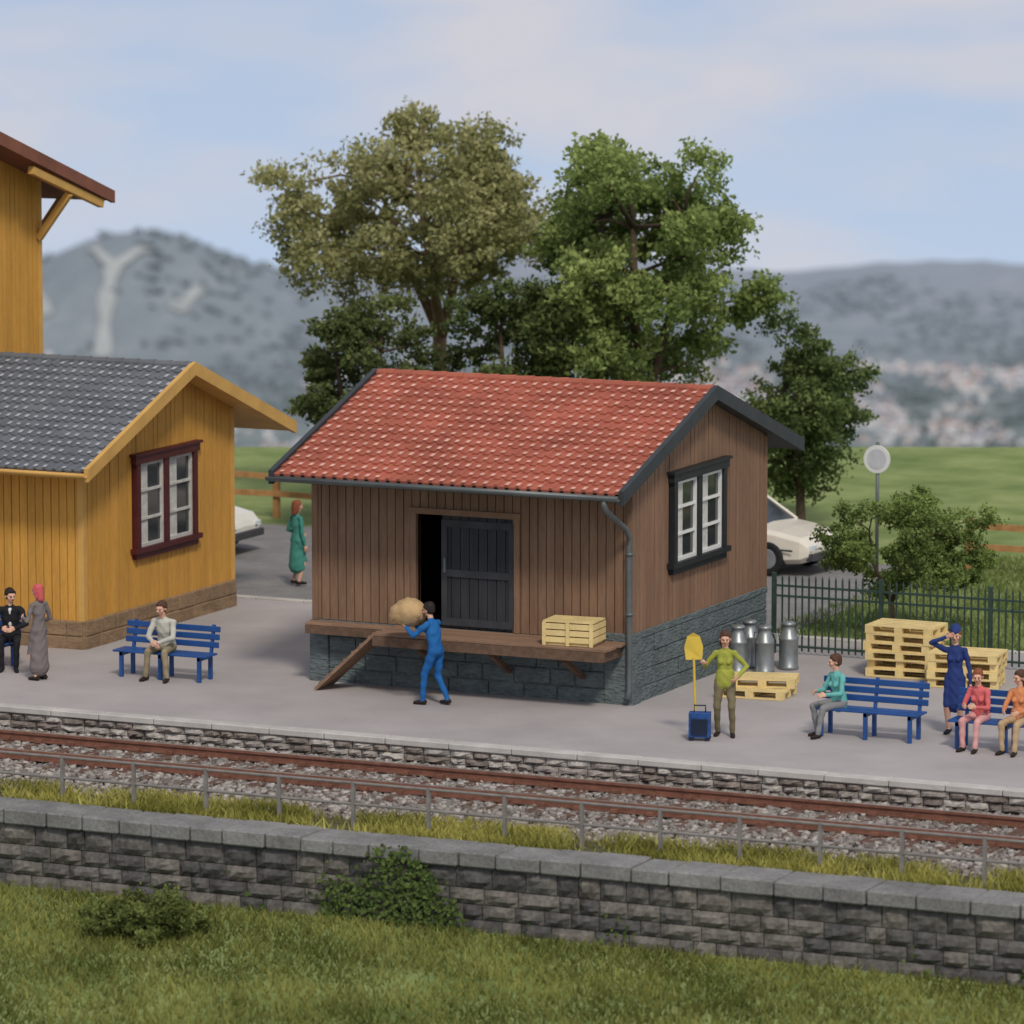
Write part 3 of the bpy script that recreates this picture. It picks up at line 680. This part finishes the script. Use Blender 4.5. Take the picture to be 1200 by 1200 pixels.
# ------------------------------------------------------------ trees
def tree(name,base,h,cr,zc,nclump,cl_r,nleaf,lsize,dark,light,bark,fork=.4,trunk_r=.16,seed=1,skew=(0,0)):
    rg=np.random.default_rng(seed);rd=random.Random(seed)
    e=empty(name,base);bx_,by_,bz_=base
    cx_,cy_=bx_+skew[0],by_+skew[1];zmid=bz_+zc[0]+(zc[1]-zc[0])/2;rz=(zc[1]-zc[0])/2
    cl=[]
    tries=0
    while len(cl)<nclump and tries<5000:
        tries+=1
        d=rg.normal(size=3);d/=np.linalg.norm(d);r=rg.uniform(.3,1)**.5
        wob=1+.22*math.sin(3*math.atan2(d[1],d[0])+seed)+.15*math.sin(5*d[2]+seed)
        p=np.array([cx_+d[0]*cr*r*wob,cy_+d[1]*cr*r*wob,zmid+d[2]*rz*r])
        if all(np.linalg.norm(p-q)>cl_r*.7 for q in cl): cl.append(p)
    mb=MB()
    zf=bz_+h*fork;nf=3;roots=[]
    mb.tube([(bx_,by_,bz_-.2),(bx_+.03,by_,bz_+.15*h*fork),(bx_+rd.uniform(-.08,.08),by_,zf)],[trunk_r*1.5,trunk_r*1.05,trunk_r*.85],0,10)
    for k in range(nf):
        a=k*2.1+seed;tip=np.array([cx_+cr*.4*math.cos(a),cy_+cr*.4*math.sin(a),zmid+rz*.3]);b0=np.array([bx_,by_,zf-.1])
        mid=(b0*.5+tip*.5)+np.array([math.cos(a)*.15,math.sin(a)*.15,.1]);mb.tube([b0,mid,tip],[trunk_r*.75,trunk_r*.5,trunk_r*.28],0,8)
        roots+= [mid,tip,(mid+tip)/2,(b0+mid)/2]
    for p in cl:
        q=min(roots,key=lambda r:np.linalg.norm(r-p)+max(0,r[2]-p[2])*.8)
        m_=(p+q)/2+np.array([rd.uniform(-.15,.15),rd.uniform(-.15,.15),rd.uniform(-.05,.2)])
        mb.tube([q,m_,p],[trunk_r*.26,trunk_r*.17,trunk_r*.08],0,6)
    mb.obj("trunk",[bark],e,smooth=True)
    Vs=[];T=[]
    for p in cl:
        rr=cl_r*rg.uniform(.7,1.25);n=int(nleaf*rg.uniform(.7,1.2))
        d=rg.normal(size=(n,3));d/=np.linalg.norm(d,axis=1)[:,None]
        sub_=rg.normal(size=(16,3));sub_/=np.linalg.norm(sub_,axis=1)[:,None]
        k=rg.integers(0,16,n);dd=sub_[k]*rr*rg.uniform(.45,1.0,(n,1))+d*rr*.38*rg.uniform(.2,1,(n,1));dd[:,2]*=.75
        c=p+dd;s=lsize*rg.uniform(.5,1.2,n)
        a1=rg.normal(size=(n,3));a1/=np.linalg.norm(a1,axis=1)[:,None];a2=np.cross(a1,rg.normal(size=(n,3)));a2/=np.linalg.norm(a2,axis=1)[:,None]
        s=s[:,None]
        Vs.append(np.stack([c-a1*s,c-a2*s*.6,c+a1*s,c+a2*s*.6],1))
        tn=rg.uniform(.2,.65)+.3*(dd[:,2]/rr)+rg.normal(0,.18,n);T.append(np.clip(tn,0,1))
    V=np.concatenate(Vs).reshape(-1,3);n=len(V)//4
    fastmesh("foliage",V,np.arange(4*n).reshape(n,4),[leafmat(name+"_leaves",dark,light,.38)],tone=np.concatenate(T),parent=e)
    return e
tree("deciduous_tree",(-13.1,20,-.1),8.5,2.75,(4.5,8.3),46,.76,900,.07,(.19,.20,.07),(.54,.52,.25),M['bark'],.46,.17,3,(-.45,0))
tree("deciduous_tree",(-7.8,18.2,-.1),8.3,2.55,(3.3,8.2),54,.74,950,.07,(.11,.17,.045),(.42,.50,.17),M['barkD'],.3,.2,5)
tree("deciduous_tree",(-13.2,16.5,-.1),5.2,1.4,(1.9,4.9),28,.55,800,.06,(.06,.09,.03),(.25,.29,.11),M['barkD'],.35,.12,8)
tree("deciduous_tree",(-9.8,16.8,-.1),6.0,1.3,(2.6,5.4),20,.55,800,.065,(.06,.09,.03),(.23,.28,.10),M['barkD'],.35,.12,21)
tree("leafy_shrub",(-5.2,20.5,-.1),4.9,1.3,(.8,4.8),34,.55,800,.06,(.07,.11,.04),(.27,.34,.12),M['barkD'],.2,.1,9)
tree("small_garden_tree",(1.3,8.6,-.1),2.7,1.6,(.85,2.65),34,.34,800,.04,(.07,.11,.03),(.31,.40,.12),M['barkD'],.3,.06,12,(.25,0))
tree("leafy_shrub",(-2.2,-12.6,-1.7),1.0,.75,(.1,.9),16,.27,600,.04,(.06,.08,.025),(.25,.29,.09),M['barkD'],.2,.05,17)
# ------------------------------------------------------------ people
skin=mat("skin",S(215,168,142),.6,8,.05);hairB=mat("hair_brown",S(84,57,42),.7,20,.2);hairD=mat("hair_dark",S(42,34,30),.7,20,.2);hairR=mat("hair_auburn",S(135,78,52),.7,20,.2)
eye=mat("eye",(.02,.02,.02),.3);lip=mat("lips",S(165,90,82),.5)
def cloth(n,*c): return mat(n,S(*c),.85,5,.12,.15,40)
def nrm(v): return v/ (np.linalg.norm(v)+1e-9)
def ik(a,c,l1,l2,hint):
    a=np.array(a,float);c=np.array(c,float);d=c-a;L_=np.linalg.norm(d)
    if L_>l1+l2-.005: c=a+nrm(d)*(l1+l2-.005);d=c-a;L_=np.linalg.norm(d)
    x=(l1*l1-l2*l2+L_*L_)/(2*L_);h=math.sqrt(max(l1*l1-x*x,0));u=nrm(d);hh=np.array(hint,float);hh=nrm(hh-u*hh.dot(u))
    return a+u*x+hh*h,c
def person(name,loc,rot,height,top,legs,shoes,hair,pose={},skirt=0,longhair=False,hat=None,coat=0,female=False,sleeve=True,shirt=None):
    mats=[skin,top,legs,shoes,hair,eye,lip,hat or hair,shirt or top];SK,TP,LG,SH,HR,EY,LP,HT,SR=range(9)
    pr=[]
    def rc(a,b_,ra,rb,lab,flat=1.0,side=(1,0,0)): pr.append((np.array(a,float),np.array(b_,float),ra,rb,lab,flat,np.array(side,float)))
    pel=np.array(pose.get('pel',(0,0,.93)),float);u=nrm(np.array(pose.get('lean',(0,0,1)),float));tw=pose.get('twist',0)
    sx_=np.array([math.cos(tw),math.sin(tw),0]);g=1.0 if not female else .88
    nb=pel+u*.475
    fw_=nrm(np.cross(sx_,u));fw_=fw_ if fw_[1]<0 else -fw_
    rc(pel-u*.02,pel+u*.16,.115*g if not female else .118,.100*g,TP if coat or skirt else LG,1.32)
    rc(pel+u*.13,pel+u*.27,.103*g,.118*g,TP,1.28,sx_);rc(pel+u*.27,pel+u*.40,.12*g,.105*g,TP,1.32,sx_)
    if shirt: rc(pel+u*.20+fw_*.085,pel+u*.43+fw_*.06,.034,.045,SR)
    shw=.165*g
    rc(nb-u*.05-sx_*shw,nb-u*.05+sx_*shw,.058*g,.058*g,TP);rc(nb-u*.05-sx_*.08,nb+u*.0,.06,.05,TP);rc(nb-u*.05+sx_*.08,nb+u*.0,.06,.05,TP)
    if female:
        for s in (-1,1): rc(pel+u*.30+sx_*s*.065+fw_*.07,pel+u*.29+sx_*s*.065+fw_*.09,.055,.045,TP)
    rc(nb-u*.02,nb+u*.015,.062,.056,TP,1.1)
    hy,hp=pose.get('head',(0,0))
    Rm=np.array((Matrix.Rotation(hy,3,'Z')@Matrix.Rotation(hp,3,'X')));hc=nb+u*.115+np.array([0,-.012,0])
    rc(nb-u*.02,hc,.05,.048,SK)
    def h(x,y,z): return hc+Rm@np.array([x,y,z])
    xs_=Rm@np.array([1,0,0])
    rc(h(0,.02,.095),h(0,-.02,.085),.083,.078,SK,.9,xs_);rc(h(0,-.03,.07),h(0,-.052,.005),.062,.038,SK,.98,xs_)
    rc(h(0,-.10,.075),h(0,-.122,.048),.010,.016,SK);rc(h(-.035,-.085,.098),h(.035,-.085,.098),.018,.018,SK)
    for s in (-1,1):
        rc(h(s*.078,.0,.075),h(s*.082,.008,.045),.018,.012,SK);rc(h(s*.032,-.096,.08),h(s*.032,-.098,.079),.011,.011,EY);rc(h(s*.045,-.07,.045),h(s*.045,-.07,.04),.024,.022,SK)
    rc(h(-.02,-.101,.018),h(.02,-.101,.018),.008,.008,LP)
    rc(h(0,.03,.125),h(0,.035,.07),.088,.08,HR,.98,xs_);rc(h(0,-.03,.15),h(0,.03,.15),.055,.06,HR,1.2,xs_)
    for s in (-1,1): rc(h(s*.062,-.03,.13),h(s*.068,.02,.09),.03,.03,HR)
    if longhair:
        rc(h(0,.05,.07),h(0,.07,-.06),.075,.055,HR,1.15,xs_)
        for s in (-1,1): rc(h(s*.07,.02,.08),h(s*.07,.03,-.03),.03,.025,HR)
    if hat: rc(h(0,.0,.165),h(0,.01,.185),.09,.085,HT,1,xs_);rc(h(0,-.07,.15),h(0,-.10,.14),.05,.03,HT,1.3,xs_)
    for s,key,dft in ((1,'footL',(.1,.02,.085)),(-1,'footR',(-.1,.02,.085))):
        hip=pel+np.array([s*.088,0,-.03]);ft=np.array(pose.get(key,dft),float)
        kn,an=ik(hip,ft,.43,.42,pose.get('khint'+key[-1],(s*.12,-1,.2)))
        rc(hip,kn,.088,.060,LG if not skirt else TP);rc(kn,an,.058,.043 if not skirt else .036,LG if not skirt else SK)
        td=np.array(pose.get('toe'+key[-1],(s*.18,-1,0)),float);td=nrm(td)
        rc(an+np.array([0,.0,-.035])-td*.035,an+td*.09+np.array([0,0,-.05]),.042,.034,SH);rc(an+td*.08+np.array([0,0,-.052]),an+td*.145+np.array([0,0,-.056]),.034,.027,SH,1.2,np.cross(td,(0,0,1)))
    if skirt: rc(pel+np.array([0,0,.06]),pel-np.array([0,0,skirt]),.11,.165,TP,1.15)
    if coat: rc(pel+u*.1,pel-u*coat,.118,.128,TP,1.3)
    for s,key,dft in ((1,'handL',(.26,-.04,.80)),(-1,'handR',(-.26,-.04,.80))):
        sh=nb-u*.055+sx_*s*(shw+.01);wr=np.array(pose.get(key,dft),float)
        el,wr=ik(sh,wr,.285,.255,pose.get('ehint'+key[-1],(s*.5,.8,-.4)))
        rc(sh,el,.056*g,.045*g,TP);rc(el,wr,.046*g,.034*g,TP if sleeve else SK)
        d=nrm(wr-el);dh=nrm(np.array(pose.get('hdir'+key[-1],d),float));pn=np.array(pose.get('palm'+key[-1],(-s,0,0)),float);pn=nrm(pn-dh*pn.dot(dh));sd=np.cross(dh,pn)
        curl=pose.get('curl'+key[-1],.5)
        rc(wr-d*.01,wr+dh*.02,.027,.024,SK);rc(wr+dh*.02,wr+dh*.075,.019,.02,SK,1.9,sd)
        for i,ln in enumerate((.062,.072,.068,.052)):
            b0=wr+dh*.082+sd*((i-1.5)*.0215);a1=curl*.7;a2=curl*1.7
            p1=b0+(dh*math.cos(a1)+pn*math.sin(a1))*ln*.55;p2=p1+(dh*math.cos(a2)+pn*math.sin(a2))*ln*.5
            rc(b0,p1,.0098,.009,SK);rc(p1,p2,.009,.0078,SK)
        sgn=-1 if (sd@np.array([0,-1,.2]))<0 else 1
        t0=wr+dh*.03+sd*sgn*.03;t1=t0+nrm(dh*.7+sd*sgn*.7+pn*.3)*.035;t2=t1+nrm(dh+sd*sgn*.2+pn*.5)*.03
        rc(t0,t1,.0125,.011,SK);rc(t1,t2,.0105,.009,SK)
    mb=MB();fr=[]
    for (a,b_,ra,rb,lab,flat,side) in pr:
        d=b_-a
        ln=np.linalg.norm(d);d=d/ln if ln>1e-6 else np.array([0,0,1.])
        e1=side-d*side.dot(d)
        if np.linalg.norm(e1)<.05: e1=np.cross(d,(0.3,1,.2))
        e1=nrm(e1);e2=np.cross(d,e1);n=16;rings=[]
        for k in range(5):
            t=-math.pi/2+math.pi/2*k/4;rings.append((a+d*ra*math.sin(t),max(ra*math.cos(t),.0004)))
        for k in range(5):
            t=math.pi/2*k/4;rings.append((b_+d*rb*math.sin(t),max(rb*math.cos(t),.0004)))
        vs=[];fs=[]
        for (c,r) in rings:
            for k in range(n):
                t=2*math.pi*k/n;vs.append(c+e1*r*flat*math.cos(t)+e2*r*math.sin(t))
        for i in range(len(rings)-1):
            for k in range(n): fs.append((i*n+k,i*n+(k+1)%n,(i+1)*n+(k+1)%n,(i+1)*n+k))
        fs.append(tuple(range(n))[::-1]);fs.append(tuple((len(rings)-1)*n+k for k in range(n)))
        mb.add(vs,fs,0);fr.append((a,d,ln,ra,rb,lab,flat,e1,e2))
    ob=mb.obj(name,[]);md=ob.modifiers.new("r",'REMESH');md.mode='VOXEL';md.voxel_size=.0075;md.use_smooth_shade=True
    sm=ob.modifiers.new("s",'SMOOTH');sm.factor=.5;sm.iterations=2
    dg=bpy.context.evaluated_depsgraph_get();me=bpy.data.meshes.new_from_object(ob.evaluated_get(dg));old=ob.data;ob.modifiers.clear();ob.data=me;bpy.data.meshes.remove(old)
    nP=len(me.polygons);cen=np.zeros(nP*3);me.polygons.foreach_get("center",cen);cen=cen.reshape(-1,3);best=np.full(nP,1e9);lb=np.zeros(nP,int)
    for (a,d,ln,ra,rb,lab,flat,e1,e2) in fr:
        q=cen-a;t=q@d;tc=np.clip(t,0,ln);k=tc/max(ln,1e-6);r=ra+(rb-ra)*k
        x=(q@e1)/flat;y=q@e2;dist=np.sqrt(x*x+y*y+(t-tc)**2)-r
        up=dist<best;best[up]=dist[up];lb[up]=lab
    nv=len(me.vertices);co=np.zeros(nv*3);me.vertices.foreach_get("co",co);co=co.reshape(-1,3);no=np.zeros(nv*3);me.vertices.foreach_get("normal",no);no=no.reshape(-1,3)
    lv=np.zeros(nv,bool);li=np.zeros(len(me.loops),np.int32);me.loops.foreach_get("vertex_index",li);ls=np.zeros(nP,np.int32);me.polygons.foreach_get("loop_total",ls)
    fl=np.repeat(np.isin(lb,(TP,LG)),ls);lv[li[fl]]=True
    am=(np.sin(co[:,2]*30+np.sin(co[:,0]*17)*1.8+co[:,1]*14)*np.sin(co[:,0]*19+co[:,2]*9+1.3))*.006
    co[lv]+=no[lv]*am[lv][:,None];me.vertices.foreach_set("co",co.ravel())
    me.materials.clear()
    for m in mats: me.materials.append(m)
    me.polygons.foreach_set("material_index",lb.astype(np.int32));me.polygons.foreach_set("use_smooth",[True]*nP);me.update()
    k=height/1.70;ob.scale=(k,k,k);ob.location=loc;ob.rotation_euler=(0,0,rot)
    return ob
SIT=dict(pel=(0,0,.565),footL=(.12,-.46,.085),footR=(-.12,-.43,.085),sit=1)
navy=cloth("navy_uniform",40,58,112);blk=cloth("black_cloth",32,32,36);shoe=cloth("shoe_leather",45,35,30)
person("dock_worker",(-2.92,-1.35,0),-math.pi/2-.15,1.70,cloth("blue_workwear",34,102,165),cloth("blue_trousers",30,96,160),shoe,hairD,
  dict(lean=(0,-.20,1),footL=(.10,-.20,.085),footR=(-.10,.16,.10),handL=(.13,-.50,1.27),handR=(-.15,-.50,1.24),ehintL=(.6,.1,-1),ehintR=(-.6,.1,-1),palmL=(-.4,0,1),palmR=(.4,0,1),curlL=.4,curlR=.4,head=(-.1,.15)))
mb=MB();mb.ell((0,0,0),(.33,.23,.22),0,28,18);ob=mb.obj("burlap_sack",[mat("burlap",S(190,158,115),.9,6,.18,.6,50)],smooth=True)
for v in ob.data.vertices:
    x,y,z=v.co;v.co=(x*(1+.08*math.sin(z*14+y*6)),y*(1+.1*math.sin(x*11)),z*(1+.12*math.sin(x*9+1)+.04*math.sin(x*40+y*30))-(.05 if abs(x)>.25 else 0)-.05*x*x)
ob.location=(-3.47,-1.28,1.50);ob.rotation_euler=(0,-.18,.1)
d=dict(SIT);d.update(lean=(0,-.30,1),handL=(.05,-.42,.66),handR=(-.04,-.42,.64),head=(-.15,.15),palmL=(-1,0,-.2),palmR=(1,0,-.2),ehintL=(1,.4,-.2),ehintR=(-1,.4,-.2),footL=(.2,-.44,.085),footR=(-.2,-.42,.085))
person("seated_man",(-8.25,-.82,0),.05,1.72,cloth("pale_jacket",188,186,174),cloth("khaki",145,132,106),shoe,hairB,d,coat=.05)
d=dict(SIT);d.update(lean=(0,-.12,1),handL=(.10,-.38,.72),handR=(-.12,-.36,.72),head=(.5,.1),palmL=(-1,0,-.4),palmR=(1,0,-.4),ehintL=(1,.3,-.4),ehintR=(-1,.3,-.4))
person("seated_man",(-11.2,-1.02,0),.45,1.75,blk,blk,blk,hairD,d,coat=.08,shirt=M['white'])
person("woman_in_long_coat",(-10.1,-1.95,0),-1.9,1.62,cloth("grey_coat",120,112,110),cloth("g2",108,100,100),shoe,cloth("rose_scarf",195,90,92),dict(head=(0,.1),handL=(.14,-.26,1.1),handR=(-.2,-.22,1.0)),skirt=.70,female=True,longhair=True)
person("standing_woman",(2.5,-2.0,0),.3,1.68,cloth("lime_jacket",156,160,68),cloth("olive_trousers",116,106,80),shoe,hairB,
  dict(handR=(-.30,-.22,1.22),handL=(.22,-.16,1.0),ehintR=(-.6,.3,-.8),ehintL=(1,.5,-.3),palmR=(0,0,1),curlR=1.1,hdirR=(-.3,-.9,.1),palmL=(-1,0,0),head=(.1,.1),footL=(.13,-.05,.085),footR=(-.12,.05,.085)),female=True,coat=.05,longhair=True)
yel=mat("yellow_plastic",S(215,185,75),.45,3,.08)
mb=MB();mb.tube([(0,0,.02),(0,0,1.28)],.02,0,8)
bl=[(-.13,0,1.25),(.13,0,1.25),(.15,.03,1.45),(.10,.02,1.62),(0,0,1.68),(-.10,.02,1.62),(-.15,.03,1.45)]
mb.add(bl+[(x,y+.02,z) for x,y,z in bl],[tuple(range(7)),tuple(range(13,6,-1))]+[(i,i+7,(i+1)%7+7,(i+1)%7) for i in range(7)],0)
ob=mb.obj("yellow_shovel",[yel],smooth=False);ob.location=(2.12,-2.28,0);ob.rotation_euler=(0,-.03,.35)
mb=MB();mb.bx(-.17,.17,-.11,.11,.06,.45,0);mb.bx(-.13,.13,-.14,-.11,.1,.36,1);mb.tube([(-.09,0,.45),(-.09,0,.56),(.09,0,.56),(.09,0,.45)],.014,1,6)
for sx_ in (-.13,.13): mb.lathe([(0,-.02),(.045,-.02),(.045,.02),(0,.02)],(sx_,.08,.045),1,10,'y');mb.lathe([(0,-.02),(.045,-.02),(.045,.02),(0,.02)],(sx_,-.08,.045),1,10,'y')
ob=mb.obj("blue_suitcase",[mat("suitcase_blue",S(40,78,138),.5,12,.35),mat("suitcase_dark",S(28,38,60),.5)],bevel=.02);ob.location=(2.28,-2.5,.0);ob.rotation_euler=(0,0,.3)
d=dict(SIT);d.update(lean=(0,-.1,1),handL=(.16,-.38,.72),handR=(-.14,-.36,.74),head=(-.5,.1),palmL=(-1,0,-.5),palmR=(1,0,-.5),footL=(.1,-.5,.085),footR=(-.1,-.36,.085))
person("seated_woman",(4.1,-1.12,0),-.55,1.65,cloth("teal_jacket",104,176,168),cloth("grey_trousers",130,130,130),shoe,hairB,d,female=True,coat=.06,longhair=False)
person("woman_in_uniform",(5.75,-.27,0),.15,1.70,navy,navy,blk,hairR,dict(handR=(-.13,-.14,1.58),ehintR=(-1,-.2,-.1),palmR=(.3,-.5,0),curlR=.2,handL=(.27,-.06,.8),head=(.1,0)),skirt=.42,female=True,hat=navy)
d=dict(SIT);d.update(lean=(0,-.2,1),handL=(.1,-.4,.75),handR=(-.12,-.4,.75),head=(.3,.15),palmL=(-1,0,0),palmR=(1,0,0))
person("seated_woman",(6.55,-1.27,0),-.1,1.62,cloth("coral_jacket",208,104,104),cloth("pink_trousers",212,158,154),shoe,hairR,d,female=True,coat=.05)
d=dict(SIT);d.update(handL=(.14,-.36,.7),handR=(-.12,-.38,.72),head=(-.5,.1))
person("seated_woman",(7.2,-1.27,0),-.1,1.62,cloth("orange_jacket",208,135,88),cloth("sand_trousers",185,158,122),shoe,hairB,d,female=True,coat=.05,longhair=True)
person("woman_in_green_coat",(-11.15,9.6,0),2.6,1.60,cloth("green_coat",70,138,124),cloth("t2",80,90,90),shoe,hairR,dict(handL=(.2,-.18,1.0)),skirt=.55,female=True,longhair=True)
# ------------------------------------------------------------ world, sun, camera
SE,SAZ=math.radians(47),(.62,-.78)
w=bpy.data.worlds.new("World");scene.world=w;w.use_nodes=True;nt=w.node_tree;N=nt.nodes;Lk=nt.links
bg=N["Background"];bg.inputs["Strength"].default_value=.14
sky=N.new("ShaderNodeTexSky");sky.sky_type='NISHITA';sky.sun_disc=False;sky.sun_elevation=SE;sky.sun_rotation=math.atan2(SAZ[0],SAZ[1]);sky.air_density=1.0;sky.dust_density=.5
tc=N.new("ShaderNodeTexCoord");sp=N.new("ShaderNodeSeparateXYZ");Lk.new(tc.outputs["Generated"],sp.inputs[0])
ad=N.new("ShaderNodeMath");ad.operation='ADD';ad.inputs[1].default_value=.30;Lk.new(sp.outputs[2],ad.inputs[0])
mxx=N.new("ShaderNodeMath");mxx.operation='MAXIMUM';mxx.inputs[1].default_value=.015;Lk.new(ad.outputs[0],mxx.inputs[0])
cb=N.new("ShaderNodeCombineXYZ");Lk.new(sp.outputs[0],cb.inputs[0]);Lk.new(sp.outputs[1],cb.inputs[1]);Lk.new(mxx.outputs[0],cb.inputs[2])
Lk.new(cb.outputs[0],sky.inputs["Vector"])
mp=N.new("ShaderNodeMapping");mp.inputs["Scale"].default_value=(1,1,3.6);mp.inputs["Location"].default_value=(.4,.1,.22);Lk.new(tc.outputs["Generated"],mp.inputs["Vector"])
nz=N.new("ShaderNodeTexNoise");nz.inputs["Scale"].default_value=12;nz.inputs["Detail"].default_value=5;nz.inputs["Roughness"].default_value=.5;nz.inputs["Distortion"].default_value=.3;Lk.new(mp.outputs[0],nz.inputs["Vector"])
cr=N.new("ShaderNodeValToRGB");cr.color_ramp.elements[0].position=.40;cr.color_ramp.elements[0].color=(0,0,0,1);cr.color_ramp.elements[1].position=.62;cr.color_ramp.elements[1].color=(1,1,1,1);Lk.new(nz.outputs["Fac"],cr.inputs["Fac"])
cl=N.new("ShaderNodeMapRange");cl.inputs[3].default_value=.42;cl.inputs[4].default_value=.95;Lk.new(cr.outputs[0],cl.inputs[0])
mm=N.new("ShaderNodeMix");mm.data_type='RGBA';mm.inputs[7].default_value=(4.5,4.45,4.8,1);Lk.new(cl.outputs[0],mm.inputs[0]);Lk.new(sky.outputs[0],mm.inputs[6]);Lk.new(mm.outputs[2],bg.inputs["Color"])
sl_=bpy.data.lights.new("sun",'SUN');sl_.energy=2.0;sl_.angle=math.radians(10);sl_.color=(1,.93,.83)
so=bpy.data.objects.new("sun",sl_);scene.collection.objects.link(so)
dv=Vector((SAZ[0]*math.cos(SE),SAZ[1]*math.cos(SE),math.sin(SE)));so.rotation_euler=dv.to_track_quat('Z','Y').to_euler();so.location=(20,-30,40)
cd=bpy.data.cameras.new("camera");cd.sensor_width=36;cd.lens=3571.6*36/710;cd.clip_end=12000;cd.clip_start=1
cd.dof.use_dof=True;cd.dof.focus_distance=85;cd.dof.aperture_fstop=1.0
co=bpy.data.objects.new("camera",cd);scene.collection.objects.link(co)
co.location=(CX,CY,CZ);co.rotation_euler=(math.pi/2-PITCH,0,YAW);scene.camera=co
scene.view_settings.view_transform='Standard';scene.view_settings.look='None';scene.view_settings.exposure=0
